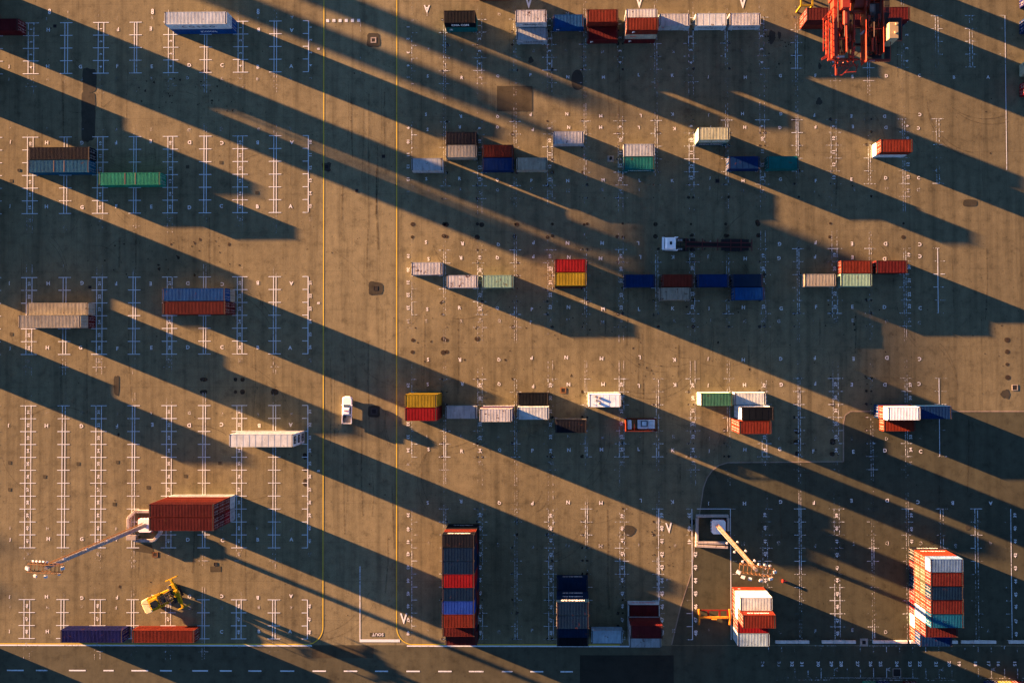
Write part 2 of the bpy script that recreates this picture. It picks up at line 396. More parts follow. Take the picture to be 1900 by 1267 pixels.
# lane lines: two yellow lines that curve into the yellow edge line, white edge line, dashes
yl = rowY(48.42)
XL, XR = W(600,600)[0], W(736,600)[0]
vline(ly, XL, yl+3.4, 400, .17); vline(ly, XR, yl+3.4, 400, .17)
for xc, s in ((XL,-1),(XR,1)):
    pts = [(xc+s*(3.2-3.2*math.cos(R_(a))), yl+3.4-3.4*math.sin(R_(a))) for a in range(0, 91, 9)]
    for (x0,y0),(x1,y1) in zip(pts[:-1], pts[1:]):
        d = Vector((x1-x0, y1-y0)).normalized(); nn = Vector((-d.y, d.x))*.085
        ly.add([(x0-nn.x,y0-nn.y,ZP),(x1-nn.x,y1-nn.y,ZP),(x1+nn.x,y1+nn.y,ZP),(x0+nn.x,y0+nn.y,ZP)], [(0,1,2,3)])
hline(ly, -400, XL-3.1, yl, .2); hline(ly, XR+3.1, W(1150,1194)[0], yl, .2)
hline(lb, -400, W(579,1196)[0], yl-.27, .26); hline(lb, W(755,1196)[0], W(1190,1196)[0], yl-.27, .26)
x0 = W(668,1050)[0]; vline(lb, x0, W(668,1050)[1], W(668,1190)[1], .16)
hline(lb, x0, W(742,1188)[0], W(700,1188)[1], .55)
for k in range(6): 
    xx = W(608+11.5*k, 41)[0]; lb.quad(xx-.3, xx+.3, rowY(0)-.3, rowY(0)+.3, ZP+.003)
vline(lf, W(669,60)[0], W(669,42)[1], W(669,180)[1], .12)
for xa, xb in ((13,44),(67,88),(128,159),(192,211),(244,275),(297,319),(357,386),(408,430),(461,485),(520,546),(580,605),(638,663),(696,720),(754,779),(813,838),(870,897),(931,951),(984,1008),(1040,1063)):
    a = W(xa,1244)[0]; b_ = W(xb,1244)[0]; hline(lb, a, b_, W(500,1244)[1], .26)
# bottom right: the numbered row along the road
yb1, yb2, yb3 = W(1650,1257)[1], W(1650,1260)[1], W(1650,1204)[1]
hline(lf, W(1440,1257)[0], W(1960,1257)[0], yb1, .14); hline(lf, W(1440,1260)[0], W(1960,1260)[0], yb2-.1, .14); hline(lb, W(1540,1257)[0], W(1700,1257)[0], yb1, .07)
hline(lf, W(1440,1197)[0], W(1960,1197)[0], W(1600,1197.5)[1], .10)
for k in range(20):
    X = W(1426+24.3*k, 1204)[0]
    vline(lw, X, yb3-.5, yb3+.5, .13)
    if k > 1: vline(lw, X, yb1, yb1+1.9, .13)
tag(lb.build('bay_lines', M_white_new, flat=True), kind='structure')
tag(lw.build('worn_bay_lines', M_white, flat=True), kind='structure')
tag(lf.build('faded_bay_lines', M_white_faded, flat=True), kind='structure')
tag(ly.build('yellow_lane_lines', M_yellow, flat=True), kind='structure')

# painted letters and bay numbers
GC = {}
def glyph(t):
    if t not in GC:
        c = bpy.data.curves.new('glyph', 'FONT'); c.body = t; c.size = 1; c.align_x = 'CENTER'; c.align_y = 'CENTER'; c.resolution_u = 2; c.offset = .018
        o = bpy.data.objects.new('glyph', c); me = bpy.data.meshes.new_from_object(o)
        vs_ = [v.co.copy() for v in me.vertices]
        xs = [v.x for v in vs_]; ys = [v.y for v in vs_]
        cx, cy = (min(xs)+max(xs))/2, (min(ys)+max(ys))/2
        GC[t] = ([(v.x-cx, v.y-cy) for v in vs_], [tuple(p.vertices) for p in me.polygons], max(xs)-min(xs), max(ys)-min(ys))
        bpy.data.objects.remove(o); bpy.data.curves.remove(c); bpy.data.meshes.remove(me)
    return GC[t]
tw, tf = MB(), MB()
def put(mb, t, x, y, h, rot, wide=1.0, z=.030):
    v, f, w_, h_ = glyph(t); s = h/h_
    ca, sa = math.cos(R_(rot)), math.sin(R_(rot))
    mb.add([(x+ca*a*s*wide-sa*b_*s, y+sa*a*s*wide+ca*b_*s, z) for a, b_ in v], f)
LL = dict(J=18, H=88, G=151, F=217, E=281, D=350, C=412, B=479, A=540)
for ch, x in LL.items():
    for y, rot, s, b_ in ((55,180,.95,1),(34,180,.8,0),(123,0,.95,1),(146,0,.75,0),(240,180,.8,0),(264,180,.95,1),(384,0,.95,1),(526,180,.95,1),(645,0,.95,1),
                         (767,180,.75,0),(789,180,1.0,1),(980,0,.75,0),(1000,0,.95,1),(1107,180,.9,1),(1126,180,.8,0),(1172,0,.9,1)):
        if ch in 'JHG' and y < 60 and ch != 'H': continue
        X, Y = W(x, y)
        put(tw if b_ else tf, ch, X+random.uniform(-.2,.2), Y+random.uniform(-.2,.2), s*.78, rot+random.uniform(-3,3))
for xa, xb, t in LCOL:
    if t == 'n': continue
    for a, b_ in LBLK:
        for n_ in range(a+1, b_+2):
            X = (colX(xa)+colX(xb))/2 + (.42 if t == 'r' else 0)
            put(tw if n_ <= b_ else tf, str(n_), X, rowY(n_-.5), .50, 90, 1.3)
RL = dict(S=793, R=855, Q=925, P=987, N=1053, M=1117, L=1186, K=1250, J=1316, H=1380, G=1447, F=1512, E=1582, D=1643, C=1706, B=1770, A=1836)
for ch, x in RL.items():
    for y, rot, s, b_ in ((26,180,.75,0),(94,180,.7,0),(142,0,.75,1),(214,180,.75,1),(238,180,.75,1),(333,0,.75,1),(352,0,.8,0),(452,180,.85,1),(478,180,.85,1),
                         (572,0,.85,1),(596,0,.8,0),(665,180,.85,1),(714,180,.85,1),(811,0,.7,0),(835,0,.85,1),(931,180,.85,1),(1010,180,.9,0),(1170,0,.8,0)):
        if ch in 'BA' and 180 < y < 900: continue
        if ch in 'GFEDCBA' and y in (26,94): continue
        X, Y = W(x, y)
        put(tw if b_ else tf, ch, X+random.uniform(-.3,.3), Y+random.uniform(-.3,.3), s*.85, rot+random.uniform(-5,5))
for i, (xa, xb, t) in enumerate(RCOL):
    if t == 'n' and xa not in (1673.7,): continue
    for a, b_ in RBLK:
        if xa in (1278,) and a == 38: continue
        if t == 'r' and a < 38: continue
        for n_ in range(a+1, b_+2):
            if n_ > 48: continue
            X = (colX(xa,160)+colX(xb,160))/2
            rot = 90
            if t == 'l': X -= .72; rot = -90
            if t == 'r' or t == 'n': X += .8
            put(tw if n_ <= b_ else tf, str(n_), X, rowY(n_-.5)+random.uniform(-.15,.15), .56, rot+random.uniform(-5,5), 1.2)
for n_ in range(39, 49):
    put(tw, str(n_), W(1228,1000)[0], rowY(n_-.5), .66, 90, 1.2)
    put(tw, str(n_), W(1279 if n_ < 42 else 1290,1000)[0], rowY(n_-.5), .66, -90 if n_ < 42 else 90, 1.2)
for k, n_ in enumerate(range(34, 13, -1)):
    put(tw if n_ < 33 else tf, str(n_), *W(1415+24.3*k+(6 if k % 3 else 0), 1231), .62, -90, 1.3)
for x in (1551,1648,1747,1843): put(tf, 'A', *W(x,1241), .8, 90)
put(tw, 'V', *W(749,1147), 2.1, 0, .75); put(tw, 'V', *W(1241,979), 2.0, 3, .7); put(tw, 'A', *W(792,17), 1.5, 180, .8)
put(tw, 'B', *W(591,91), .55, 90); put(tw, 'B', *W(591,562), .55, 90); put(tw, 'B', *W(591,873), .55, 90)
for x in (92,283,479): put(tw, '8', *W(x,22), 1.1, 0, .8)
put(tw, 'SOUT', *W(701,1176.7), .6, 180, 1.1, .034)
put(tf, '2', *W(1240,1075), .8, 90)
for x in (1247,1383): put(lb, 'V', 0, 0, .01, 0) if False else None
for x, y in ((981,4),(1186,3),(1378,4)): put(tw, 'V', *W(x,y), 2.6, 0, .7)
tag(tw.build('painted_characters', worn_paint('letter_white', (.52,.55,.55), .50, .74), flat=True), kind='structure')
tag(tf.build('faded_characters', worn_paint('letter_faded', (.34,.36,.36), .74, 1.0), flat=True), kind='structure')
# small dark repair squares that carry a letter (bay reference plates)
pm = MB()
for x, y in ((545-400,860),(218,857),(83,884),(275,904),(344,883),(408,859),(18,908),(212,935),(410,302),(348,310),(21,336),(477,358),(21,620),(18,858)):
    X, Y = W(x, y); pm.quad(X-.34, X+.34, Y-.34, Y+.34, .022)
tag(pm.build('bay_plates', M_patch2, flat=True), kind='structure')

# ------------------------------------------------------------------ shipping containers
CW = 2.438
def corr(L0, L1, pitch, depth):
    """profile stations along a corrugated sheet: (position, offset)"""
    n = max(2, round((L1-L0)/pitch)); p = (L1-L0)/n; out = []
    for i in range(n):
        x = L0+i*p
        out += [(x, 0), (x+p*.32, 0), (x+p*.46, -depth), (x+p*.86, -depth)]
    out.append((L1, 0)); return out
def cont_meshes(L, H):
    D = {}
    hl = L/2; hw = CW/2
    m = MB(); st = corr(-hl+.22, hl-.22, .275, .036)                      # roof, ribs across
    for (a, da), (b_, db) in zip(st[:-1], st[1:]):
        m.add([(a,-hw+.07,H-.03+da),(b_,-hw+.07,H-.03+db),(b_,hw-.07,H-.03+db),(a,hw-.07,H-.03+da)], [(0,1,2,3)])
    D['roof'] = m
    m = MB(); z = H-.035; m.add([(-hl+.2,-hw+.07,z),(hl-.2,-hw+.07,z),(hl-.2,hw-.07,z),(-hl+.2,hw-.07,z)], [(0,1,2,3)])
    for i in range(1, int(L/1.2)):
        x = -hl+.2+i*1.2; m.box(x-.02, x+.02, -hw+.07, hw-.07, z-.01, z+.012)
    D['flat_roof'] = m
    for nm, s in (('side_s',-1),('side_n',1)):
        m = MB(); st = corr(-hl+.15, hl-.15, .29, .040)
        for (a, da), (b_, db) in zip(st[:-1], st[1:]):
            m.add([(a,s*(hw-.012+da),.17),(b_,s*(hw-.012+db),.17),(b_,s*(hw-.012+db),H-.13),(a,s*(hw-.012+da),H-.13)], [(0,1,2,3)])
        D[nm] = m
    m = MB(); st = corr(-hw+.14, hw-.14, .27, .04)                        # closed end at +x
    for (a, da), (b_, db) in zip(st[:-1], st[1:]):
        m.add([(hl-.015+da,a,.17),(hl-.015+db,b_,.17),(hl-.015+db,b_,H-.13),(hl-.015+da,a,H-.13)], [(0,1,2,3)])
    D['end'] = m
    m = MB()                                                              # one door leaf, at the -x end
    m.box(-hl+.03, -hl+.07, .01, hw-.14, .17, H-.13)
    for zc in (.5, 1.05, 1.6, 2.1): m.box(-hl+.018, -hl+.031, .08, hw-.22, zc-.12, zc+.12)
    for zc, w2, h2 in ((.82,.5,.07),(1.33,.32,.09),(1.88,.55,.06),(2.25,.3,.05)): m.box(-hl+.012, -hl+.0175 if False else -hl+.017, .25, .25+w2, zc, zc+h2, 1)
    D['door'] = m
    m = MB()
    for yy in (.32, .85):
        m.cyl((-hl+.0, yy, .12), (-hl+.0, yy, H-.1), .022, n=6); m.box(-hl-.015, -hl+.02, yy-.02, yy+.22, 1.05, 1.10)
    D['bars'] = m
    m = MB()
    for sx in (-1, 1):
        for sy in (-1, 1):
            x, y = sx*(hl-.075), sy*(hw-.07)
            m.box(x-.07, x+.07, y-.065, y+.065, .12, H-.12)               # posts
            m.box(x-.085, x+.085, y-.08, y+.08, 0.0, .119, 1); m.box(x-.085, x+.085, y-.08, y+.08, H-.119, H, 1)   # castings
    for sy in (-1, 1):
        y = sy*(hw-.05)
        m.box(-hl+.17, hl-.17, y-.04, y+.04, .03, .17); m.box(-hl+.17, hl-.17, y-.03, y+.03, H-.13, H-.02)
    for sx in (-1, 1):
        x = sx*(hl-.06)
        m.box(x-.05, x+.05, -hw+.16, hw-.16, .03, .168); m.box(x-.05, x+.05, -hw+.16, hw-.16, H-.128, H-.022)
        m.box(sx*(hl-.2)-.06, sx*(hl-.2)+.06, -hw+.08, hw-.08, H-.09, H-.026, 1)
    m.quad(-hl+.1, hl-.1, -hw+.1, hw-.1, .06)
    D['frame'] = m
    return {k: v.mesh('container_'+k, [M_dark, M_cast] if k in ('door', 'frame') else [M_dark]) for k, v in D.items()}
H20, H40 = 2.59, 2.80
M_cast = plain('casting_grime', (.030,.024,.018), .8)
CM = {20: cont_meshes(6.058, H20-.02), 40: cont_meshes(12.192, H40-.02)}
PAL = {  # code: (colour, rust, dirt, words)
 'OW': ((.38,.44,.44), .12, .30, 'off-white'), 'WH': ((.55,.63,.67), .0, .10, 'clean white'), 'WR': ((.36,.38,.37), .75, .35, 'rust-stained white'),
 'WD': ((.32,.35,.35), .35, .45, 'dirty white'), 'GY': ((.26,.30,.31), .35, .45, 'grey'), 'BG': ((.25,.24,.18), .25, .45, 'beige'), 'BD': ((.24,.22,.165), .55, .6, 'mottled beige'),
 'SB': ((.004,.064,.120), .15, .45, 'steel blue'), 'BL': ((.003,.042,.140), .15, .35, 'blue'), 'DB': ((.002,.018,.072), .05, .35, 'dark blue'), 'NV': ((.002,.013,.036), .05, .3, 'navy'),
 'BB': ((.008,.036,.21), .05, .3, 'bright blue'), 'BK': ((.004,.006,.009), .10, .35, 'black'), 'DK': ((.007,.009,.014), .15, .4, 'dark grey'), 'PU': ((.006,.010,.060), .25, .75, 'scuffed purple-blue'),
 'DR': ((.060,.008,.009), .15, .35, 'dark red'), 'RD': ((.150,.006,.009), .08, .3, 'red'), 'OR': ((.105,.017,.010), .25, .45, 'orange-red'), 'BR': ((.062,.011,.010), .2, .35, 'brick red'),
 'OB': ((.120,.018,.008), .08, .25, 'bright orange'), 'YL': ((.200,.145,.012), .22, .35, 'yellow'), 'GR': ((.010,.160,.095), .12, .40, 'green'), 'PG': ((.16,.28,.21), .35, .5, 'pale green'),
 'YG': ((.30,.33,.22), .45, .55, 'faded yellow-green'), 'MG': ((.030,.110,.070), .4, .5, 'muted green'), 'MB': ((.070,.140,.250), .2, .5, 'mid blue'), 'OG': ((.040,.045,.026), .3, .4, 'olive grey'), 'TL': ((.006,.095,.085), .08, .35, 'teal'), 'TD': ((.016,.065,.080), .25, .5, 'blue-green'), 'LB': ((.24,.35,.41), .25, .5, 'light grey-blue'),
}
MP = {k: paint('paint_'+v[3].replace(' ','_').replace('-','_'), v[0], v[1], .25, .55, v[2]) for k, v in PAL.items()}
M_masto2 = plain('seam_rust', (.10,.075,.055), .8)
M_bar = plain('lock_bar_steel', (.30,.28,.26), .5)
M_text_w = plain('lettering_white', (.70,.70,.68), .6, var=.1)
M_text_d = plain('lettering_dark', (.03,.035,.05), .6, var=.1)
M_text_r = plain('lettering_red', (.35,.02,.02), .6, var=.1)
M_placard = plain('placard_white', (.20,.20,.19), .6, var=.15)
G20 = 'twenty-foot shipping containers standing in the yard'; G40 = 'forty-foot shipping containers standing in the yard'
def part(name, me, mat, parent, loc=None, rot=None):
    o = bpy.data.objects.new(name, me); col.objects.link(o); o.parent = parent
    o.material_slots[0].link = 'OBJECT'; o.material_slots[0].material = mat
    if loc: o.location = loc
    if rot: o.rotation_euler = rot
    return o
def text_mesh(t, h, width=None):
    m = MB(); v, f, w_, h_ = glyph(t); s = h/h_; sx = (width/w_) if width else s
    m.add([(a*sx, b_*s, 0) for a, b_ in v], f); return m
NC = [0]
def container(L, x, y, z, code, label, door=None, roof='roof', roof_code=None, side_text=None, end_code=None, side='s'):
    """x, y is the centre of the footprint"""
    H = (H20 if L == 20 else H40)-.02
    e = empty('shipping_container', (x, y, z)); tag(e, label, 'container', G20 if L == 20 else G40)
    D = CM[L]; mt = MP[code]
    part(roof if roof == 'roof' else 'roof', D[roof], MP[roof_code or code], e)
    part('side_wall', D['side_s'], mt, e); part('side_wall', D['side_n'], mt, e)
    part('frame', D['frame'], mt, e)
    fl = door == 'E'                                             # doors look east, else west
    em = MP[end_code or code]
    part('end_wall', D['end'], em if not fl else mt, e, rot=(0,0,math.pi) if fl else None)
    for s in (0, 1):
        d = part('door', D['door'], em, e, rot=(0,0,math.pi) if fl else None)
        d.material_slots[1].link = 'OBJECT'; d.material_slots[1].material = M_placard if (end_code or code) not in ('OW','WH','WR','WD') else M_text_d
        if s: d.scale = (1,-1,1)
        part('lock_bars', D['bars'], M_bar, d)
    if side_text:
        for t, mat, cx, cz, h, wd_ in side_text:
            o = text_mesh(t, h, wd_).build('lettering', mat, e)
            s = -1 if side == 's' else 1
            o.location = (cx, s*(CW/2+.008), cz); o.rotation_euler = (R_(90), 0, 0 if s < 0 else math.pi)
    NC[0] += 1
    if L == 40 and code in ('SB', 'GR'):
        for xs in (-.9, 1.15):
            m = MB(); m.box(xs-.07, xs+.07, -CW/2+.09, CW/2-.09, H-.035, H-.012); m.build('roof_seam', M_masto2, e)
    return e
ORD = {1: [''], 2: [' at the bottom', ' on top'], 3: [' at the bottom', ' in the middle', ' on top'],
       4: [' at the bottom', ' second from the bottom', ' third from the bottom', ' on top'],
       5: [' at the bottom', ' second from the bottom', ' in the middle', ' second from the top', ' on top']}
def short(t):
    w = t.split()
    if len(w) > 16: t = t.replace(' second from the bottom', ' on tier two').replace(' third from the bottom', ' on tier three').replace(' at the bottom', ' lowest').replace(' in the middle', ' mid')
    return t
def stack_at(L, x, y, codes, where, **kw):
    H = H20 if L == 20 else H40
    codes = codes.split(',')
    for i, c in enumerate(codes):
        k = dict(kw); 
        if i < len(codes)-1: k.pop('roof', None); k.pop('roof_code', None)
        st = k.get('side_text')
        if isinstance(st, dict): k['side_text'] = st.get(i)
        k2 = k.pop('L_at', None)
        container(L, x, y, i*H, c, short(f"{PAL[c][3]} container{ORD[len(codes)][i]} {where}"), **k)
def stack(L, px, py, codes, where, snap=True, **kw):
    """px, py: photo pixel of the top face's north-west corner"""
    n = len(codes.split(',')); H = (H20 if L == 20 else H40)*n
    x, y = W(px, py, H)
    yc = y - CW/2
    if snap:
        r = round((65.4-yc)/2.557-.5); ys = rowY(r+.5)
        if abs(ys-yc) > .7: print('SNAP', where, round(yc-ys, 2))
        yc = ys
    stack_at(L, x+L*.3048/2-(.02 if L == 20 else 0), yc, codes, where, **kw)
T = lambda t, m, cx=0, cz=1.3, h=.9, wd_=3.6: (t, m, cx, cz, h, wd_)

# long containers, west yard
stack(40, -80, 33, 'DR', 'cut off by the left edge near the top', door='E')
stack(40, 305, 21.6, 'BL,OW', 'of the tall pair at the top left', door='E', side_text={1: [T('C O S C O', M_text_d, 0, 1.35, .9, 6.5)], 0: [T('(COSCO)', M_text_w, 1, 1.4, .9, 3.2)]})
stack(40, 52, 273, 'DK', 'behind the steel blue one on the left', door='E')
stack(40, 51, 296, 'SB', 'beside the dark grey one on the left', door='E')
stack(40, 183, 319, 'GR', 'alone on the left, the only bright green one here', door='E')
stack(40, 49.5, 560.5, 'BG', 'behind the taller beige pair on the left', door='E')
stack(40, 34, 584, 'DR,BG', 'of the pair at the far left edge', door='E')
stack(40, 301, 534, 'BG,BL', 'of the pair north of the dark red pair', door='E')
stack(40, 301.5, 557.5, 'DR,BR', 'of the pair south of the blue-topped pair', door='E')
# bottom left, seen from the north
stack(40, 112, 1168.6, 'PU', 'left of the orange-red one by the road', door='E', roof='roof')
stack(40, 245, 1168.2, 'OR', 'right of the purple-blue one by the road', door='E')
# the four-high double block by the lamp mast
stack(40, 275.8, 935, 'OW,OR,OR,BR', 'in the northern half of the four-high block', snap=False, door='E', side='n', side_text={0: [T('M E D I T E R R A N E A N', M_text_d, 0, 1.5, .8, 9)]})
stack(40, 275.8, 960.2, 'WD,RD,DR,BR', 'in the southern half of the four-high block', snap=False, door='E')

# north row of the east yard
stack(20, 823.5, 20, 'TL,BK', 'of the isolated pair at the top centre', side_text={1: [T('CMA CGM', M_text_w, 0, 1.3, 1.0, 3.4)], 0: [T('UES', M_text_w, -2, 1.4, .8, .6)]})
ms = [T('MAERSK', M_text_d, .6, 1.4, .55, 3.6), T('*', M_text_w, -2.1, 1.5, .6, .6)]
stack(20, 956, 18.5, 'GY,WR', 'of the northern stack beside the blue container', side_text={1: ms, 0: ms})
stack(20, 958, 50, 'GY', 'in front of the rust-stained white stack', side_text=ms)
stack(20, 1026, 28, 'BL', 'between the grey and the dark red stacks', side_text=[T('N', M_text_w, -2.1, .9, .55, .5)])
stack(20, 1089, 17, 'DR,OR', 'of the stack right of the blue one')
stack(20, 1089.5, 50, 'DR', 'in the shade before the orange-red stack', side_text=[T('F', M_text_w, -2.1, 1.1, .8, .5)])
stack(20, 1161.5, 16, 'GY,OW', 'behind the three-high orange-topped stack')
stack(20, 1162.5, 31.5, 'DR,BG,OR', 'of the three-high stack in the north row', side_text={2: [T('F', M_text_w, -1.6, 1.3, .9, .5)], 1: [T('___', M_text_r, -1.5, 1.6, .3, 1.2)], 0: [T('F', M_text_w, -1.9, 1.3, .9, .5)]})
stack(20, 1223, 25, 'WD', 'right of the three-high orange-topped stack', side_text=[T('-', M_text_r, -2.2, 1.7, .3, .5)])
stack(20, 1291, 23, 'OW', 'second from right in the north row', roof='flat_roof', side_text=[T('Hapag-Lloyd', M_text_d, .6, 1.2, .8, 3.8), T('*', M_text_d, -2.1, 1.25, .7, .9)])
stack(20, 1354, 22, 'WD', 'last in the row left of the crane', side_text=[T('C O S C O', M_text_d, 0, 1.3, .8, 4.2)])
stack(20, 1497, 10.5, 'OR,BR', 'of the lit pair left of the crane')
stack(20, 1564, 10.5, 'DR,DR', 'hidden beneath the red crane')
stack(20, 1630, 10.5, 'NV,DR', 'of the pair right of the crane')
stack_at(20, W(918,0)[0], W(918,0)[1]+1.05, 'OR', 'on the top edge of the photo')

# second row
stack(20, 763.5, 292, 'GY', 'at the left end of the second row', roof='flat_roof')
stack(20, 827, 244.5, 'DK', 'behind a beige one in the second row')
stack(20, 827, 267.5, 'BG', 'in front of the dark grey one, second row')
stack(20, 895, 266.5, 'OR', 'behind the dark blue one, second row')
stack(20, 895, 290.5, 'DB', 'in front of the orange-red one, second row')
stack(20, 958, 291.5, 'BG', 'right of the dark blue one, second row')
stack(20, 1026, 244, 'WD', 'standing alone north of the second row')
stack(20, 1157, 263, 'GY', 'behind the teal one in the second row')
stack(20, 1157, 287, 'TL', 'in front of the grey one by the marker', roof='roof', side_text=[T('UES EVERGREEN', M_text_w, .2, 1.3, .45, 4.4)])
stack(20, 1296, 236, 'TD,YG', 'of the lit pair north of the dark blue one', side_text={1: [T('CHINA SHIPPING', M_text_w, 0, 1.3, .55, 4.6)], 0: [T('CHINA SHIPPING', M_text_w, 0, 1.3, .55, 4.6)]}, end_code='OW')
stack(20, 1352, 290.5, 'DB', 'in the shade left of a teal one', roof='flat_roof')
stack(20, 1424, 289.5, 'TL', 'right of the dark blue one in shade', roof='flat_roof')
stack(20, 1634.5, 256.5, 'OW,OR', 'of the lone pair at the right, second row', end_code=None)

# third row
stack(20, 763, 487.5, 'WR', 'at the left end of the third row')
stack(20, 829, 510, 'WR', 'left of the pale green one, third row')
stack(20, 895, 510, 'PG', 'left of the red and yellow stacks')
stack(20, 1029, 478.5, 'DR,DR,RD', 'of the three-high stack behind the yellow')
stack(20, 1029, 503.5, 'BR,DK,YL', 'of the three-high stack before the red')
stack(20, 1158, 506.5, 'DB', 'left of the orange one south of the truck')
stack(20, 1228.5, 506.5, 'OR', 'between two dark blue ones south of the truck')
stack(20, 1224, 532.5, 'BD', 'in front of the orange one, third row')
stack(20, 1294, 506, 'DB', 'right of the orange one, third row', roof='flat_roof')
stack(20, 1358, 506.5, 'NV', 'at the right end of the truck-side row', roof='flat_roof')
stack(20, 1361, 532, 'BL', 'in front of the navy one, third row')
stack(20, 1493, 506.5, 'BG', 'left of the pale green one at the right')
stack(20, 1560.5, 481.5, 'OR', 'north of the pale green one at the right')
stack(20, 1560, 506.5, 'PG', 'south of the orange-red one at the right')
stack(20, 1626, 481.5, 'DR', 'at the east end of the third row')

# fourth row
stack(20, 751, 727.5, 'YL,YL,YL', 'of the yellow stack by the yellow line')
stack(20, 751, 752, 'OR,DR,RD', 'of the red stack south of the yellow stack')
stack(20, 826.5, 749.5, 'GY', 'right of the red and yellow stacks', roof='flat_roof')
stack(20, 889.5, 755, 'WR,BL,OR,WR', 'of the four-high stack left of the black one')
stack(20, 960, 726, 'BK', 'behind the light one, fourth row')
stack(20, 960, 751, 'GY,OW', 'of the pair in front of the black one')
stack(20, 1030, 779, 'BG,DK', 'of the lone pair south of the fourth row')
stack(20, 1363, 726, 'OW', 'right of the green pair, fourth row')
stack(20, 1300.5, 726.5, 'OW,MG', 'of the pair with white ends, fourth row', end_code='WH')
stack(20, 1376, 752, 'GY,WH,BK', 'of the stack in front of a white one', end_code='WH', roof='flat_roof')
stack(20, 1371.5, 778, 'OB,OR,OR', 'of the stack south of the black-topped one')
stack(20, 1640, 774.8, 'OB', 'south of the clean white one at right')
stack(20, 1647.5, 750.5, 'DB,OR,WH', 'of the white-topped stack at right')
stack(20, 1707, 748, 'NV,DB', 'of the pair east of the white-topped stack')

# bottom rows: deep blocks, each given by the foot of its north-west corner and the pitch of its stacks
def block(px, py, pitch, stacks, name, opts={}):
    x, y = W(px, py)
    nth = ['first', 'second', 'third', 'fourth', 'fifth', 'sixth', 'seventh', 'eighth', 'ninth']
    for i, s in enumerate(stacks):
        stack_at(20, x+3.03+(opts.get(i, {}).get('dx', 0)), y-CW/2-i*pitch, s, f"of the {nth[i]} stack {name}", **{k: v for k, v in opts.get(i, {}).items() if k != 'dx'})
cg = [T('HAMBURG SUD', M_text_w, 0, 1.4, .5, 3.8)]
block(832.5, 971.5, 2.466, ['BK,BK,OR,DK','BK,DR,NV,NV','NV,BK,NV,NV','NV,DR,RD,RD','NV,NV,DR,NV','BR,OR,NV,BB','DR,BK,BR,OR','OR,NV,BR','BK,BR'],
      'in the nine-deep block', {0: dict(side='n', side_text={0: cg, 3: [T('HAMBURG SUD', M_text_w, 0, 1.4, .8, 4.2)]}), 7: dict(dx=-.25)})
block(1033, 1066, 2.47, ['NV','NV,NV,NV,NV','NV,BK,NV,NV','NV,NV,NV','NV,BK'], 'in the navy block',
      {0: dict(side='n', side_text=cg), 1: dict(side='n', side_text={1: cg, 2: cg, 3: [T('HAMBURG SUD', M_text_w, 0, 1.4, .9, 4.4)]})})
stack(20, 1097.5, 1169.5, 'LB', 'between the two dark blocks by the road', snap=False, roof='flat_roof')
block(1164, 1114, 2.50, ['OW','OW,BR,DR','BG,GY'], 'in the block beside the asphalt edge',
      {0: dict(roof_code='DR', side='n', side_text=[T('HAMBURG SUD', M_text_r, 0, 1.3, .7, 4.6)]), 1: dict(end_code='OW')})
block(1358.8, 1088.2, 2.50, ['OB,OW,OW','OB,OW,OB,OR','OB,RD','OW,LB'], 'in the orange and white block',
      {0: dict(side='n', side_text={0: [T('-', M_text_w, -2, 1.4, .2, .5)]}), 1: dict(side='n', side_text={3: [T('HAMBURG SUD', M_text_w, 0, 1.3, .6, 4)]})})
block(1686.5, 1014, 2.55, ['BK,OB,OB,MB','DR,OG,OG,BR','NV,OB,OG,NV','DR,OB,OB,BR','RD,OW,LB,SB','GY,OB,BR','OB,DB'], 'in the tall eastern block',
      {0: dict(side='n', end_code=None, side_text={0: [T('HAMBURG SUD', M_text_w, 0, 1.3, .6, 4)], 1: [T('HAMBURG SUD', M_text_w, 0, 1.3, .6, 4.6)], 3: [T('- - -', M_text_w, 1, 1.3, .4, 3)]}),
       4: dict(end_code=None)})

# ------------------------------------------------------------------ pickup
M_carw = plain('car_white', (.70,.70,.69), .28, var=.05); M_red = plain('red_lamp', (.40,.02,.015), .4)
def wheel(mb, x, y, r, w, axis='x', m=0, hub=1):
    d = Vector((w/2,0,0)) if axis == 'x' else Vector((0,w/2,0)); c = Vector((x,y,r))
    mb.cyl(c-d, c+d, r, n=18, m=m)
    mb.cyl(c-d*1.04, c+d*1.04, r*.55, n=10, m=hub)
def loft(mb, rings, m=0, cap=True):
    n = len(rings[0]); b = len(mb.v)
    fs = [(k*n+i, k*n+(i+1)%n, (k+1)*n+(i+1)%n, (k+1)*n+i) for k in range(len(rings)-1) for i in range(n)]
    if cap: fs += [tuple(range(n))[::-1], tuple(range((len(rings)-1)*n, len(rings)*n))]
    mb.add([v for r in rings for v in r], fs, m)
def ring(x, y0, y1, z, ch=.2, chb=.1):
    return [(-x+chb,y0,z),(x-chb,y0,z),(x,y0+chb,z),(x,y1-ch*1.6,z),(x-ch,y1-ch*.5,z),(x-ch*2.2,y1,z),(-x+ch*2.2,y1,z),(-x+ch,y1-ch*.5,z),(-x,y1-ch*1.6,z),(-x,y0+chb,z)]
px, py = W(645.8, 759.8); pk = empty('pickup_truck', (px, py, 0), R_(-1.5))
tag(pk, 'white double-cab pickup driving between the yellow lane lines', 'pickup')
m = MB(); loft(m, [ring(.90,-.95,2.62,.38), ring(.95,-.98,2.68,.62), ring(.95,-.98,2.62,.92), ring(.86,-.98,2.45,1.04)]); bevel(m.build('body', M_carw, pk), .03)
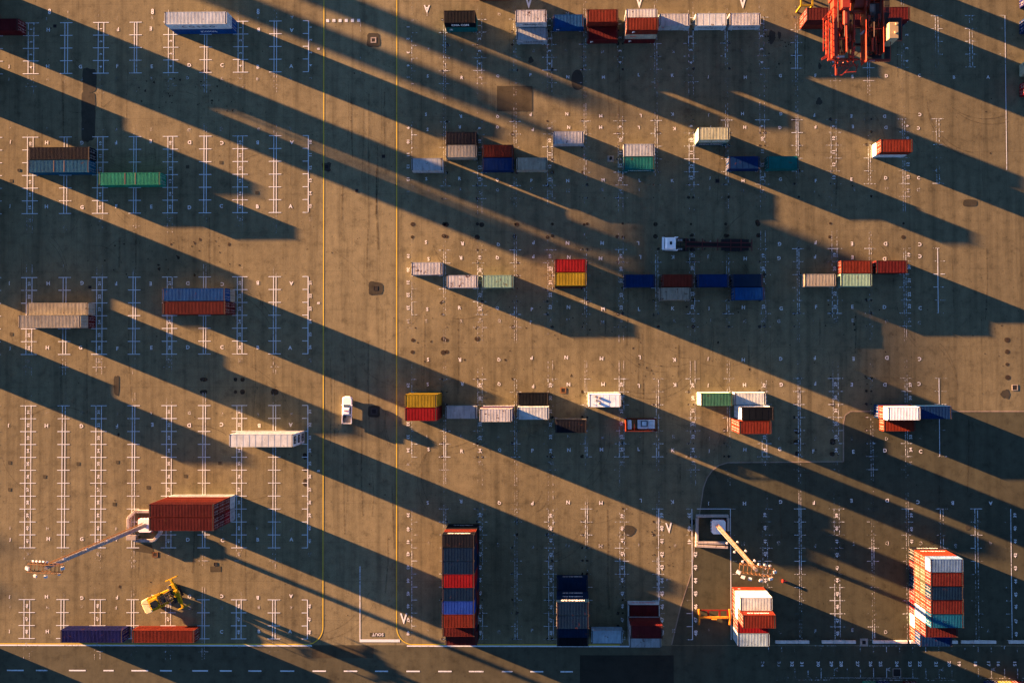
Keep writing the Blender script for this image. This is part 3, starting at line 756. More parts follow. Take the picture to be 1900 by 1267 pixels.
m = MB(); loft(m, [[(-.82,-1.0,1.03),(.82,-1.0,1.03),(.80,1.15,1.03),(-.80,1.15,1.03)], [(-.66,-.84,1.70),(.66,-.84,1.70),(.64,.42,1.70),(-.64,.42,1.70)], [(-.60,-.78,1.76),(.60,-.78,1.76),(.57,.34,1.76),(-.57,.34,1.76)]])
cabin = m.build('cab', M_carw, pk); bevel(cabin, .04)
m = MB(); m.add([(-.70,1.06,1.09),(.70,1.06,1.09),(.585,.52,1.655),(-.585,.52,1.655)], [(0,1,2,3)])
o = m.build('windscreen', M_glass, pk); o.location = (0,.035,.012)
for s in (-1, 1):
    m = MB(); m.add([(s*.815,.95,1.12),(s*.815,-.85,1.12),(s*.700,-.78,1.62),(s*.690,.44,1.62)], [(0,1,2,3)]); m.build('side_window', M_glass, pk).location = (s*.012,0,0)
m = MB(); m.add([(-.7,-.975,1.15),(.7,-.975,1.15),(.58,-.895,1.62),(-.58,-.895,1.62)], [(0,1,2,3)]); m.build('rear_window', M_glass, pk).location = (0,-.012,0)
m = MB()
m.box(-.95,-.85,-2.70,-1.0,.45,1.08); m.box(.85,.95,-2.70,-1.0,.45,1.08); m.box(-.845,.845,-2.70,-2.62,.45,1.06); m.box(-.845,.845,-1.06,-1.0,.45,1.06); m.box(-.845,.845,-2.61,-1.065,.45,.60)
bed = m.build('cargo_bed', M_carw, pk)
m = MB(); m.box(-.80,.80,-2.58,-1.10,.602,.625); m.build('bed_liner', M_grey, bed)
m = MB(); m.box(-.55,-.25,-1.6,-1.15,.63,.85); m.build('toolbox', M_rust, bed)
for x in (-.84,.84):
    for y in (1.72,-1.78):
        m = MB(); wheel(m, x, y, .38, .24); m.build('wheel', [M_rubber, M_grey], pk)
for s in (-1,1):
    m = MB(); m.box(s*.60-.15, s*.60+.15, 2.55, 2.655, .70, .88); m.build('headlight', M_glass, pk)
    m = MB(); m.box(s*1.02-.1, s*1.02+.1, .92, 1.05, 1.05, 1.25); m.build('mirror', M_carw, pk)
    m = MB(); m.box(s*.88-.06, s*.88+.06, -2.72, -2.69, .7, 1.0); m.build('tail_light', M_red, pk)
m = MB(); m.box(-.8,.8,2.60,2.74,.40,.60); m.build('bumper', M_dark, pk)
m = MB(); m.box(-.45,.45,-.14,-.06,1.765,1.83); m.build('light_bar', M_red, pk)

# ------------------------------------------------------------------ tractor unit and skeletal trailer (facing west: local -x)
tx, ty = W(1229, 454.5); tr = empty('truck_tractor', (tx, ty, 0), R_(-1))
tag(tr, 'white-cabbed truck tractor facing left, in the shade', 'truck')
M_tred = plain('chassis_red', (.07,.008,.008), .6)
m = MB(); loft(m, [[(0,-1.2,.5),(0,1.2,.5),(2.25,1.22,.5),(2.25,-1.22,.5)], [(-.05,-1.2,1.6),(-.05,1.2,1.6),(2.25,1.24,1.6),(2.25,-1.24,1.6)], [(.25,-1.13,2.75),(.25,1.13,2.75),(2.3,1.18,2.85),(2.3,-1.18,2.85)],
           [(.55,-.95,3.05),(.55,.95,3.05),(2.2,1.0,3.35),(2.2,-1.0,3.35)]]); bevel(m.build('cab', M_carw, tr), .06)
m = MB(); m.add([(-.035,-1.08,1.65),(-.035,1.08,1.65),(.235,1.04,2.68),(.235,-1.04,2.68)], [(0,1,2,3)]); m.build('windscreen', M_glass, tr).location = (-.02,0,0)
m = MB(); m.box(-.38,.10,-1.22,1.22,2.62,2.72); m.build('sun_visor', M_carw, tr)
m = MB(); m.box(1.1,1.5,-.3,.3,3.10,3.30); m.build('roof_hatch', M_glass, tr)
for s in (-1,1):
    m = MB(); m.box(2.05,2.75,s*1.25-.05,s*1.25+.05,.9,3.0); m.build('side_fairing', M_carw, tr)
    m = MB(); m.box(.0,.15,s*1.45-.18,s*1.45+.18,1.7,2.4); m.build('mirror', M_dark, tr)
    m = MB(); m.cyl((2.8,s*1.0,.75),(4.0,s*1.0,.75),.32,n=12); m.build('fuel_tank', M_dark, tr)
m = MB(); m.box(.6,6.6,-.45,-.33,.75,1.0); m.box(.6,6.6,.33,.45,.75,1.0); m.box(6.5,6.6,-.9,.9,.6,.8)
for x in (2.5,3.4,4.4,5.4): m.box(x,x+.12,-.33,.33,.78,.95)
m.build('chassis', M_dark, tr)
for x, y, w_ in ((1.0,1.05,.3),(4.6,.95,.55),(5.9,.95,.55)):
    for s in (-1,1):
        m = MB(); wheel(m, x, s*y, .5, w_, 'y'); m.build('wheel', [M_rubber, M_dark], tr)
for k in range(3):
    for a_, b_ in ((.62,1.05),(-1.05,-.72)): m = MB(); m.box(2.9+.35*k,3.05+.35*k,a_,b_,1.12,1.17); m.build('catwalk_step', M_lampw, tr)
tl = empty('container_trailer', (tx+5.0, ty-.05, 0), R_(-1)); tag(tl, 'empty dark red skeletal trailer coupled behind the white truck', 'trailer')
m = MB()
m.box(-.6,12.4,-.50,-.34,1.15,1.45); m.box(-.6,12.4,.34,.50,1.15,1.45)
for x in (-.6,2.6,5.6,8.2,10.2,12.3): m.box(x,x+.14,-1.18,1.18,1.20,1.42)
m.build('frame', M_tred, tl)
m = MB(); m.box(-.5,12.2,-.33,.33,1.18,1.30); m.box(6.4,11.8,-1.1,-.51,1.1,1.3); m.box(6.4,11.8,.51,1.1,1.1,1.3); m.build('deck', M_hole, tl)
for x in (7.7,9.0,10.3):
    for s in (-1,1):
        m = MB(); wheel(m, x, s*.95, .5, .5, 'y'); m.build('wheel', [M_rubber, M_dark], tl)
m = MB(); m.box(7.1,11.0,-1.22,-.7,1.02,1.08); m.box(7.1,11.0,.7,1.22,1.02,1.08); m.build('mudguard', M_dark, tl)
for s in (-1,1):
    m = MB(); m.box(3.2,3.35,s*.8-.08,s*.8+.08,0,1.19); m.build('landing_leg', M_dark, tl)

# ------------------------------------------------------------------ yellow empty-container handler
hx, hy = W(327, 1098); hd = empty('container_handler', (hx, hy, 0), R_(25)); tag(hd, 'yellow container handler with raised spreader above the orange-red container', 'container handler')
M_hy = paint('handler_yellow', (.42,.27,.012), .3, .25, .45, .5); M_hp = paint('handler_pale', (.55,.50,.26), .15, .2, .45, .3)
m = MB(); m.box(-5.6,.6,-1.25,-.75,.7,1.5); m.box(-5.6,.6,.75,1.25,.7,1.5); m.box(-5.4,-3.0,-.745,.745,.8,1.45); m.box(-.9,.5,-.745,.745,.7,1.3); bevel(m.build('chassis', M_hy, hd), .04)
m = MB(); m.prism([(-6.3,-1.0),(-6.0,-1.4),(-4.9,-1.45),(-4.9,1.45),(-6.0,1.4),(-6.3,1.0)], .7, 1.9); bevel(m.build('counterweight', M_hp, hd), .12, 3)
m = MB(); m.box(-4.85,-2.9,-1.05,.95,1.5,2.05); hood = m.build('engine_cover', M_hy, hd); bevel(hood, .08)
m = MB(); m.prism([(-4.7,-.85),(-3.5,-.9),(-3.1,-.3),(-3.4,.5),(-4.6,.4)], 2.06, 2.12); m.build('radiator_grille', M_glass, hood)
m = MB(); m.box(-4.9,-2.2,1.0,1.4,1.52,1.95); m.box(-4.9,-2.2,-1.4,-1.1,1.52,1.75); m.build('fender', M_hy, hd)
m = MB(); m.box(-2.3,-.9,-.75,.75,1.5,1.6)
for x in (-2.3,-.98):
    for y in (-.75,.67): m.box(x,x+.08,y,y+.08,1.6,2.9)
m.box(-2.35,-2.2,-.8,.8,2.9,2.98); m.box(-1.0,-.85,-.8,.8,2.9,2.98); m.box(-2.19,-1.01,-.8,-.7,2.9,2.98); m.box(-2.19,-1.01,.7,.8,2.9,2.98)
cabf = m.build('operator_cab', M_dark, hd)
m = MB(); m.box(-2.1,-1.1,-.65,.65,2.75,2.80); m.build('roof_glass', M_glass, cabf)
m = MB(); m.box(-1.9,-1.4,-.3,.3,1.62,2.2); m.build('seat', M_grey, cabf)
for x, y, r, w_ in ((.1,1.45,.85,.75),(.1,-1.45,.85,.75),(-4.2,1.15,.6,.45),(-4.2,-1.15,.6,.45)):
    m = MB(); wheel(m, x, y, r, w_, 'y'); m.build('wheel', [M_rubber, M_hy], hd)
m = MB()
for y in (-1.0,-.55,.55,1.0): m.box(.95,1.35,y-.11,y+.11,.25,6.2)
for z in (.4,2.2,4.2,6.0): m.box(.97,1.33,-.88,.88,z,z+.2)
m.build('mast', M_dark, hd)
for s in (-1,1):
    m = MB(); m.cyl((.75,s*.3,.6),(.75,s*.3,5.2),.09,n=8); m.build('lift_cylinder', M_bar, hd)
m = MB(); m.box(1.4,1.7,-1.3,1.3,2.6,4.4); m.build('carriage', M_dark, hd)
m = MB()
m.box(1.75,2.35,-2.0,2.0,3.7,4.3); m.box(1.85,2.25,-2.9,-2.0,3.78,4.2); m.box(1.85,2.25,2.0,2.9,3.78,4.2); m.box(1.5,2.6,-.6,-.2,4.3,4.55); m.box(1.5,2.6,.3,.7,4.3,4.5); m.box(1.75,2.4,-1.6,-1.1,4.3,4.42)
m.cyl((2.05,.0,4.3),(2.05,.0,4.75),.28,n=10)
sp = m.build('spreader', M_hy, hd); bevel(sp, .04)
for s in (-1,1):
    m = MB(); m.box(.85,3.35,s*3.0-.10,s*3.0+.10,3.75,4.05); m.cyl((.95,s*3.0,3.4),(.95,s*3.0,3.75),.1,n=8); m.cyl((3.25,s*3.0,3.4),(3.25,s*3.0,3.75),.1,n=8)
    m.build('end_beam', M_hy, sp)
m = MB(); m.beam((-6.5,1.2,2.1),(-4.6,.1,2.3),.08); m.build('exhaust', M_dark, hd)

# ------------------------------------------------------------------ floodlight masts
M_mastg = plain('mast_grey', (.17,.165,.16), .6); M_masto = paint('mast_primer', (.18,.10,.045), .7, .2, .6, .4)
M_redw = plain('stripe_red', (.42,.02,.02), .5)
def mast(px_, py_, h, label, lamps, rz):
    x, y = W(px_, py_); e = empty('floodlight_mast', (x, y, 0)); tag(e, label, 'light mast', 'floodlight masts of the yard')
    m = MB(); m.prism([(-1.05,-1.35),(1.05,-1.35),(1.35,-1.05),(1.35,1.05),(1.05,1.35),(-1.05,1.35),(-1.35,1.05),(-1.35,-1.05)], 0, 1.5); ped = m.build('pedestal', M_chalk, e); bevel(ped, .05)
    m = MB()
    for k in range(4):
        for s in (-1,1):
            a = -1.0+k*.62
            m.add([(s*1.362,a,.2),(s*1.362,a+.28,.2),(s*1.362,a+.62,1.35),(s*1.362,a+.34,1.35)], [(0,1,2,3)])
            m.add([(a,s*1.362,.2),(a+.28,s*1.362,.2),(a+.62,s*1.362,1.35),(a+.34,s*1.362,1.35)], [(0,1,2,3)])
    m.build('warning_stripes', M_redw, ped)
    m = MB(); n = 12
    m.cyl((0,0,1.5),(0,0,h), .42, .30, n=10); m.build('pole', M_mastg, e)
    m = MB(); d = Vector((-.6,.75,0)).normalized(); t = Vector((-d.y,d.x,0))
    for s in (-1,1): m.beam(d*.62+t*s*.28+Vector((0,0,1.6)), d*.50+t*s*.28+Vector((0,0,h)), .07)
    for k in range(int(h/.55)): z = 1.8+k*.55; c = d*(.62-.12*z/h)+Vector((0,0,z)); m.beam(c-t*.28, c+t*.28, .05)
    for k in range(int(h/3)): z = 2+k*3; m.beam(Vector((0,0,z)), d*.6+Vector((0,0,z)), .06)
    m.build('ladder', M_masto, e)
    for k in range(6):
        m = MB(); z = h*(.38+.1*k); s = -1 if k % 2 else 1; c = t*s*.8+Vector((0,0,z))
        m.beam(Vector((0,0,z)), c, .06); m.cyl(c, c+Vector((.0,.0,.55)), .16, n=8); m.build('marker_lamp', M_lampw, e)
    hd_ = MB()
    for yy in (-.65,.65): hd_.beam((-2.6,yy,h-.2),(2.6,yy,h-.2), .12); hd_.beam((-2.6,yy,h+.9),(2.6,yy,h+.9), .07)
    for k in range(9): xx = -2.6+k*.65; hd_.beam((xx,-.65,h-.2),(xx,.65,h-.2), .09); hd_.beam((xx,-.65,h-.2),(xx,-.65,h+.9), .05); hd_.beam((xx,.65,h-.2),(xx,.65,h+.9), .05)
    head = hd_.build('lamp_platform', M_masto, e); head.rotation_euler = (0,0,rz)
    for (lx, ly, s, tilt) in lamps:
        m = MB(); s *= .72; m.box(-s*.5,s*.5,-s*.42,s*.42,-.12,.18); m.box(-s*.36,s*.36,-s*.30,s*.30,-.2,-.12)
        o = m.build('floodlight', M_lampw, head); o.location = (lx, ly, h+.15); o.rotation_euler = (tilt, .25*math.copysign(1,lx), lx*.12); bevel(o, .03)
    return e
LA = [(-2.9,-.2,.95,.3)]+[(-2.0+.55*k,.95,.45,-.4) for k in range(5)]+[(-1.6,-1.35,.7,.5),(.1,-1.35,.7,.5),(2.7,.1,.8,.1),(2.2,-.9,.5,.3)]
LBm = [(-2.7,-.7,.95,.5),(-1.9,-1.35,.85,.7),(-.8,-1.5,.8,.8),(.9,-1.5,.8,.8),(2.4,-1.0,.8,.5),(2.9,.1,.7,0),(.3,.95,.5,-.4),(1.2,1.0,.5,-.4),(2.0,.95,.5,-.4)]
mast(275, 972, 35.8, 'tall floodlight mast leaning left beside the four-high red block', LA, R_(-3))
mast(1331, 975, 35.5, 'tall floodlight mast in a square guard on the dark asphalt', LBm, R_(-8))
M_barr = paint('guard_white', (.30,.28,.25), .65, .2, .7, .4)
def barrier(name, label, segs, w, h, z0=0.0):
    e = empty(name, (*W(*segs[0][0]), 0)); tag(e, label, 'barrier')
    o0 = Vector((*W(*segs[0][0]), 0))
    for a, b_ in segs:
        m = MB(); m.beam(Vector((*W(*a, h), z0+h/2))-o0, Vector((*W(*b_, h), z0+h/2))-o0, w, h)
        bevel(m.build('rail', M_barr, e), .05)
    return e
oc = [(250,949),(283,949),(296,961),(296,989),(284,1003),(250,1003),(237,989),(237,961)]
barrier('mast_guard', 'white octagonal guard ring round the left floodlight mast', list(zip(oc, oc[1:]+oc[:1])), .55, .9)
barrier('mast_guard', 'square pale guard rails round the right floodlight mast', [((1292,957.5),(1352,957.5)),((1293.8,961),(1293.8,1003)),((1291,1006.5),(1351,1008)),((1291,1012.5),(1351,1015.5)),((1351.3,961),(1351.3,985))], .5, .9)
# small cabinet and drain plate by the left guard
x, y = W(248, 995); e = empty('electrical_cabinet', (x, y, 0)); tag(e, 'grey cabinet inside the octagonal guard of the left mast', 'cabinet')
m = MB(); m.box(-.9,.9,-.45,.45,0,1.1); m.box(-.95,.95,-.5,.5,1.1,1.18); bevel(m.build('housing', M_grey, e), .03); m = MB(); m.box(-.4,.4,-.49,-.455,.2,1.0); m.build('door', M_mastg, e)

# ------------------------------------------------------------------ spreader frame lying by the asphalt edge
x, y = W(1324, 1142); e = empty('container_spreader', (x, y, 0)); tag(e, 'orange and yellow spreader frame left of the orange and white block', 'spreader')
M_so = paint('spreader_orange', (.42,.17,.02), .5, .25, .5, .4); M_sr = paint('spreader_red', (.13,.012,.010), .3, .25, .5, .4)
for s, nm in ((-1,1),(1,1)):
    m = MB(); m.prism([(s*3.0-.18,-1.5),(s*3.0+.18,-1.5),(s*3.0+.28,0),(s*3.0+.18,1.5),(s*3.0-.18,1.5),(s*3.0-.05,0)], .5, 1.0); bevel(m.build('end_beam', M_so, e), .05)
m = MB(); m.box(-2.8,2.8,-.30,.10,.55,.95); m.box(-.5,.5,-.5,-.31,.6,1.1); bevel(m.build('main_beam', M_so, e), .04)
m = MB(); m.box(-2.75,2.75,1.15,1.35,.5,.7)
for xx in (-1.3,.9,2.5): m.box(xx,xx+.35,.11,1.14,.5,.7)
m.build('side_frame', M_sr, e)
for sx in (-1,1):
    for sy in (-1,1):
        m = MB(); m.cyl((sx*3.0,sy*1.3,0),(sx*3.0,sy*1.3,.5),.13,n=8); m.build('twistlock', M_dark, e)
x, y = W(1455, 1077); e = empty('traffic_cone', (x, y, 0), R_(-6)); tag(e, 'small red cone lying alone right of the lamp platform', 'cone')
M_rc = plain('cone_red', (.50,.015,.01), .4)
m = MB(); m.cyl((-.35,0,.26),(.55,0,.08),.24,.05,n=12); m.build('cone', M_rc, e); m = MB(); m.box(-.42,-.36,-.28,.28,0,.52); bevel(m.build('base', M_rc, e), .02)

# ------------------------------------------------------------------ reefer fans and the open-top container with machinery
x, y = W(1091, 725, H20*3)
yc = y-CW/2
for i, c in enumerate(('OW','OR')):
    container(20, x+3.2, rowY(round((65.4-yc)/2.557-.5)+.5), i*H20, c, f"{PAL[c][3]} container{ORD[3][i]} under the clean white refrigerated one")
rf = container(20, x+3.2, rowY(round((65.4-yc)/2.557-.5)+.5), 2*H20, 'WH', 'clean white refrigerated container with roof fans, on top of its stack', roof='flat_roof')
for xx, yy in ((-1.0,.5),(-1.0,-.5)):
    m = MB(); m.cyl((xx,yy,H20-.06),(xx,yy,H20+.14),.26,.24,n=16); f = m.build('fan', M_grey, rf)
    m = MB(); m.cyl((xx,yy,H20+.141),(xx,yy,H20+.16),.14,n=10); m.build('fan_hub', M_mastg, f)
m = MB(); m.cyl((-1.55,.0,H20-.05),(-1.55,.0,H20+.02),.22,n=14); m.cyl((-1.7,.75,H20-.05),(-1.7,.75,H20+.02),.22,n=14); m.build('roof_port', M_mastg, rf)
m = MB(); m.box(-2.15,-1.9,.72,.78,H20-.03,H20); m.box(-2.2,-1.85,-.78,-.72,H20-.03,H20); m.build('warning_label', M_red, rf)
# flat rack carrying a machine
x, y = W(1161, 774, H20); yc = y-CW/2; ys = rowY(round((65.4-yc)/2.557-.5)+.5)
fr = empty('open_top_container', (x+3.0, ys, 0)); tag(fr, 'orange open frame container carrying grey machinery, right of the refrigerated one', 'container', G20)
m = MB(); hl, hw = 3.03, 1.219
for sx in (-1,1):
    for sy in (-1,1): m.box(sx*(hl-.1)-.1, sx*(hl-.1)+.1, sy*(hw-.1)-.1, sy*(hw-.1)+.1, .0, 2.55)
for sy in (-1,1): m.box(-hl+.2, hl-.2, sy*(hw-.07)-.05, sy*(hw-.07)+.05, 2.42, 2.54); m.box(-hl+.2, hl-.2, sy*(hw-.07)-.05, sy*(hw-.07)+.05, .02, .25)
for sx in (-1,1): m.box(sx*(hl-.08)-.06, sx*(hl-.08)+.06, -hw+.2, hw-.2, 2.42, 2.54)
for xx in (-1.3,1.35): m.box(xx-.03, xx+.03, -hw+.12, hw-.12, 2.44, 2.50)
m.box(-hl+.21, hl-.21, -hw+.13, hw-.13, .1, .22)
m.build('frame', MP['OB'], fr)
m = MB(); m.box(-hl+.02, -hl+.06, -hw+.22, hw-.22, .25, 2.4); m.build('end_panel', MP['OB'], fr)
M_mach = plain('machine_blue_grey', (.50,.58,.62), .5)
m = MB(); m.box(-.6,2.7,-.70,1.0,.23,2.0); m.box(.2,1.1,-.2,.75,2.0,2.2); m.box(-2.6,-1.8,-.8,.9,.23,1.8); mc = m.build('machine', M_mach, fr); bevel(mc, .06)
m = MB(); m.box(.0,1.25,-.3,-.22,2.01,2.26); m.box(.0,1.25,.77,.85,2.01,2.26); m.box(.0,.1,-.22,.77,2.01,2.26); m.box(1.15,1.25,-.22,.77,2.01,2.26); m.build('hatch_rim', M_dark, mc)
m = MB(); m.box(-1.7,-.8,-.6,.9,.23,1.2); m.cyl((-1.3,-.5,1.3),(-1.3,.8,1.3),.3,n=10); m.build('pump', M_masto, mc)
# the three-high white reefer stack in the west yard (machinery openings at the east end)
H = 2.6*3; x, y = W(425, 805.5, H); cy = y-CW/2
for i in range(3):
    c = container(40, x+6.1, cy, i*H40*.93, 'OW' if i else 'WR', ['rust-stained white refrigerated container at the bottom of the three-high stack', 'white refrigerated container in the middle of the three-high stack', 'white refrigerated container on top of the three-high stack'][i],
                  roof='flat_roof' if i == 2 else 'roof')
    c.scale = (1,1,.93)
    m = MB(); m.box(6.09,6.11,-.75,.75,.5,2.2); u = m.build('cooling_unit', M_glass, c)
    m = MB(); m.cyl((6.11,.35,1.3),(6.14,.35,1.3),.3,n=12); m.cyl((6.11,-.35,1.3),(6.14,-.35,1.3),.3,n=12); m.build('fan', M_mastg, u)

# ------------------------------------------------------------------ concrete kerb blocks at the foot of the asphalt yard
M_kerb = plain('kerb_concrete', (.46,.45,.42), .8, sc_=1.2)
names = ['left end of the row of white kerb blocks', 'second from left in the row of kerb blocks', 'left of the tall eastern block', 'just right of the tall eastern block', 'second from the right edge', 'at the right edge']
for (a, b_), nm in zip(((1438,1501),(1524,1587),(1618,1683),(1687,1776),(1782,1847),(1870,1940)), names):
    x0, y0 = W(a,1189.5); x1, _ = W(b_,1189.5)
    m = MB(); L = x1-x0
    for k in range(3): m.box(k*L/3+.02, (k+1)*L/3-.02, -.28, .28, 0, .45)
    o = m.build('kerb_block', M_kerb); o.location = (x0, y0, 0); bevel(o, .06); tag(o, 'long white concrete kerb block, '+nm, 'kerb block', 'kerb blocks along the asphalt yard')

# ------------------------------------------------------------------ drains and manholes
def drain(px_, py_, s, label, frame=M_grey, rim=.2):
    x, y = W(px_, py_); e = empty('drain_cover', (x, y, 0)); tag(e, label, 'drain cover')
    m = MB(); m.box(-s-rim,s+rim,-s-rim,-s,0,.05); m.box(-s-rim,s+rim,s,s+rim,0,.05); m.box(-s-rim,-s,-s,s,0,.05); m.box(s,s+rim,-s,s,0,.05); m.build('frame', frame, e)
    m = MB(); m.quad(-s,s,-s,s,.034)
    m.build('opening', M_hole, e)
drain(693,75,.34,'pale-rimmed square drain in a dark patch between the yellow lines', M_grey, .22)
drain(711.5,290.5,.30,'small plain black drain left of the right yellow line', M_dark, .03); drain(697,535,.36,'drain ringed by broken paving between the yellow lines', M_dark, .06)
drain(694,763,.38,'square manhole in the lane right of the pickup', M_dark, .3); drain(1045,724,.36,'brown-rimmed drain above the fourth container row', M_masto, .22)
drain(606,310,.36,'drain on the left yellow line', M_dark, .1); drain(662,354,.2,'tiny drain below the left-hand yellow line drain', M_dark, .1)
drain(35,316,.24,'small dark drain left of the steel blue container', M_dark, .03); drain(102,49,.28,'small dark drain right of the dark red container', M_dark, .03)
drain(167,533,.28,'dark drain north of the beige containers', M_dark, .03); drain(400,1046,.3,'dark drain with a brown plate south of the four-high block', M_dark, .04)
drain(288,1028.5,.36,'manhole beside the octagonal mast guard', M_masto, .15); drain(1603,1191,.36,'drain between two white kerb blocks', M_grey, .4)
drain(1664,1247,.7,'wide grating at the bottom right among the numbers', M_grey, .1)
drain(1331,336,.3,'faint square manhole south of the dark blue container', M_dark, .12); drain(1883,719,.45,'open square pit near the right edge', M_grey, .12)
x, y = W(1133, 295); e = empty('marker_base', (x, y, 0)); tag(e, 'pale square concrete base with a black post, left of the teal container', 'marker base')
m = MB(); m.box(-.62,.62,-.6,.6,0,.12); bevel(m.build('slab', M_grey, e), .02); m = MB(); m.cyl((0,0,.12),(0,0,.95),.28,n=14); m.build('post', M_hole, e)

# ------------------------------------------------------------------ the red container crane whose rear girders reach over the north-east corner
CZ = 33.0
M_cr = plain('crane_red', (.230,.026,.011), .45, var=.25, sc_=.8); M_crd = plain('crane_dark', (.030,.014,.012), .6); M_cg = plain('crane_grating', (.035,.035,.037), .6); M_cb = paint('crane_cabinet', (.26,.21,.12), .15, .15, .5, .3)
cx0, cy0 = W(1600, 40, CZ)
cr = empty('container_crane', (cx0, cy0, 0)); tag(cr, 'huge red quay crane, its girder ends reaching over the top right containers', 'crane')
def Z_(zx, zy, h): x, y = W(1460+zx/7.308, zy/7.308, h); return x-cx0, y-cy0
def cbox(mb, x0, y0, x1, y1, z0, z1, m=0):
    a = Z_(x0, y0, z1); b_ = Z_(x1, y1, z1); mb.box(min(a[0],b_[0]), max(a[0],b_[0]), min(a[1],b_[1]), max(a[1],b_[1]), z0, z1, m)
NO = -2600      # well north of the picture
for x0, x1, y1, z0, z1 in ((612,690,760,32.2,34.0),(780,826,700,32.6,34.2),(1050,1086,830,31.6,34.4),(1284,1322,710,32.4,34.2)):
    m = MB(); cbox(m, x0, NO, x1, y1, z0, z1); bevel(m.build('girder', M_cr, cr), .04)
for x0, y0, x1, y1, z0, z1 in ((840,640,856,840,32.8,33.2),(882,560,900,820,32.4,32.8),(1150,520,1184,690,33.0,33.5),(905,180,926,540,33.2,33.6),(1098,330,1110,500,32.8,33.2),(850,480,872,560,33.4,33.9),(700,560,716,730,32.5,33.0),(745,700,760,740,32.4,32.8),(1210,480,1222,740,32.6,33.0),(1258,600,1272,740,32.6,33.1)):
    m = MB(); cbox(m, x0, y0, x1, y1, z0, z1); m.build('rail', M_cr, cr)
for y0, y1, x0, x1, z0, z1 in ((150,172,590,1060,32.4,33.2),(0,-60,600,1340,32.0,33.6),(795,815,560,960,31.9,32.5),(805,828,1050,1400,31.8,32.4),(590,620,925,1085,31.0,31.5),(350,372,930,1010,31.6,32.0)):
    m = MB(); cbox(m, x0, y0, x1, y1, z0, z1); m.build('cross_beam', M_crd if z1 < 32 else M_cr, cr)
# dark gratings between the girders
for x0, y0, x1, y1 in ((566,-400,612,760),(826,-600,905,470),(1086,160,1284,800),(700,380,780,780),(1322,-300,1400,805),(1380,240,1556,548),(826,470,925,600)):
    m = MB(); a = Z_(x0,y0,31.4); b_ = Z_(x1,y1,31.4)
    xa, xb = min(a[0],b_[0]), max(a[0],b_[0]); ya, yb_ = min(a[1],b_[1]), max(a[1],b_[1])
    k = 0; xx = xa
    while xx < xb: m.box(xx, xx+.035, ya, yb_, 31.33, 31.4); xx += .085
    yy = ya
    while yy < yb_: m.box(xa, xb, yy, yy+.06, 31.24, 31.329); yy += .8
    m.build('grating', M_cg, cr)
# closed deck plates, hoist frames and pipe runs between the girders
for x0, y0, x1, y1 in ((690,-500,780,760),(826,-500,900,640),(1086,-400,1284,800),(1322,170,1400,805),(1382,250,1555,548)):
    m = MB(); cbox(m, x0, y0, x1, y1, 30.9, 31.1); m.build('deck_plate', M_crd, cr)
rk = random.Random(5)
for k in range(34):
    x0 = rk.choice((598,640,662,700,722,744,762,812,838,862,884,912,1070,1100,1122,1142,1170,1196,1216,1240,1262,1300,1312)); y0 = rk.uniform(120,560); L_ = rk.uniform(60,260); w_ = rk.uniform(7,15); z0 = rk.uniform(31.3,33.4)
    m = MB(); cbox(m, x0, y0, x0+w_, min(y0+L_, 770 if x0 > 1000 else 740), z0, z0+rk.uniform(.2,.7)); m.build('pipe_run', M_cr if rk.random() < .72 else M_crd, cr)
for k in range(16):
    x0 = rk.choice((612,700,830,1088,1100,1180)); y0 = rk.uniform(160,760); w_ = rk.uniform(40,110); z0 = rk.uniform(31.4,33.8)
    m = MB(); cbox(m, x0, y0, x0+w_, y0+rk.uniform(7,14), z0, z0+.25); m.build('cross_tie', M_cr, cr)
# outer walkway truss on the west side
m = MB()
rc0 = random.Random(2)
def S(zx, zy, h): x, y = Z_(zx, zy, h); return Vector((x, y, h))
for za in (495, 566):
    for h in (32.0, 33.1, 34.2): m.beam(S(za, 250, h), S(za, 700 if za == 495 else 800, h), .13 if za == 566 else .09)
pts = [250,330,410,490,570,650,700]
for a, b_ in zip(pts[:-1], pts[1:]): m.beam(S(495,a,32), S(566,b_,32), .09); m.beam(S(495,a,34.2), S(566,a,34.2), .09); m.beam(S(495,a,32), S(495,a,34.2), .08); m.beam(S(495,b_,32), S(495,a,34.2), .07)
m.beam(S(495,250,34.2), S(590,150,34.2), .1); m.beam(S(590,150,34.2), S(740,-20,34.2), .12); m.beam(S(495,250,32.2), S(740,-20,32.2), .12)
for t in (.15,.35,.55,.75,.95): p = S(495,250,34.2).lerp(S(740,-20,34.2), t); m.beam(p, p-Vector((0,0,2)), .07); m.beam(p, p+Vector((.9,0,0)), .07)
m.build('walkway_truss', M_cr, cr)
m = MB()
m.beam(S(540,300,33.6), S(545,740,33.6), .34, .5); m.build('cable_tray', M_cr, cr)
# southern truss below the left girders
m = MB()
q = [(665,830),(665,1020),(745,1020),(905,880),(905,830),(780,1000)]
for h in (30.4, 31.8):
    m.beam(S(668,815,h), S(668,1022,h), .26 if h > 31 else .14); m.beam(S(668,1022,h), S(750,1022,h), .16); m.beam(S(750,1020,h), S(905,860,h), .13); m.beam(S(905,860,h), S(905,800,h), .12); m.beam(S(668,900,h), S(900,900,h), .09); m.beam(S(700,1010,h), S(850,830,h), .1)
for a in ((668,830),(668,930),(668,1022),(750,1020),(905,860),(830,940),(905,820)): m.beam(S(*a,30.4), S(*a,31.8), .12)
for k in range(6): m.beam(S(690+30*k,1015-22*k,31.8), S(720+30*k,840,31.8), .06)
m.build('end_truss', M_cr, cr)
m = MB()
for a, b_ in (((470,800),(590,740)),((470,818),(560,772)),((480,790),(560,740)),((900,790),(985,705)),((905,820),(1000,815)),((620,905),(665,860)),((930,985),(965,870)),((790,985),(930,975))): m.beam(S(*a,32), S(*b_,32), .11)
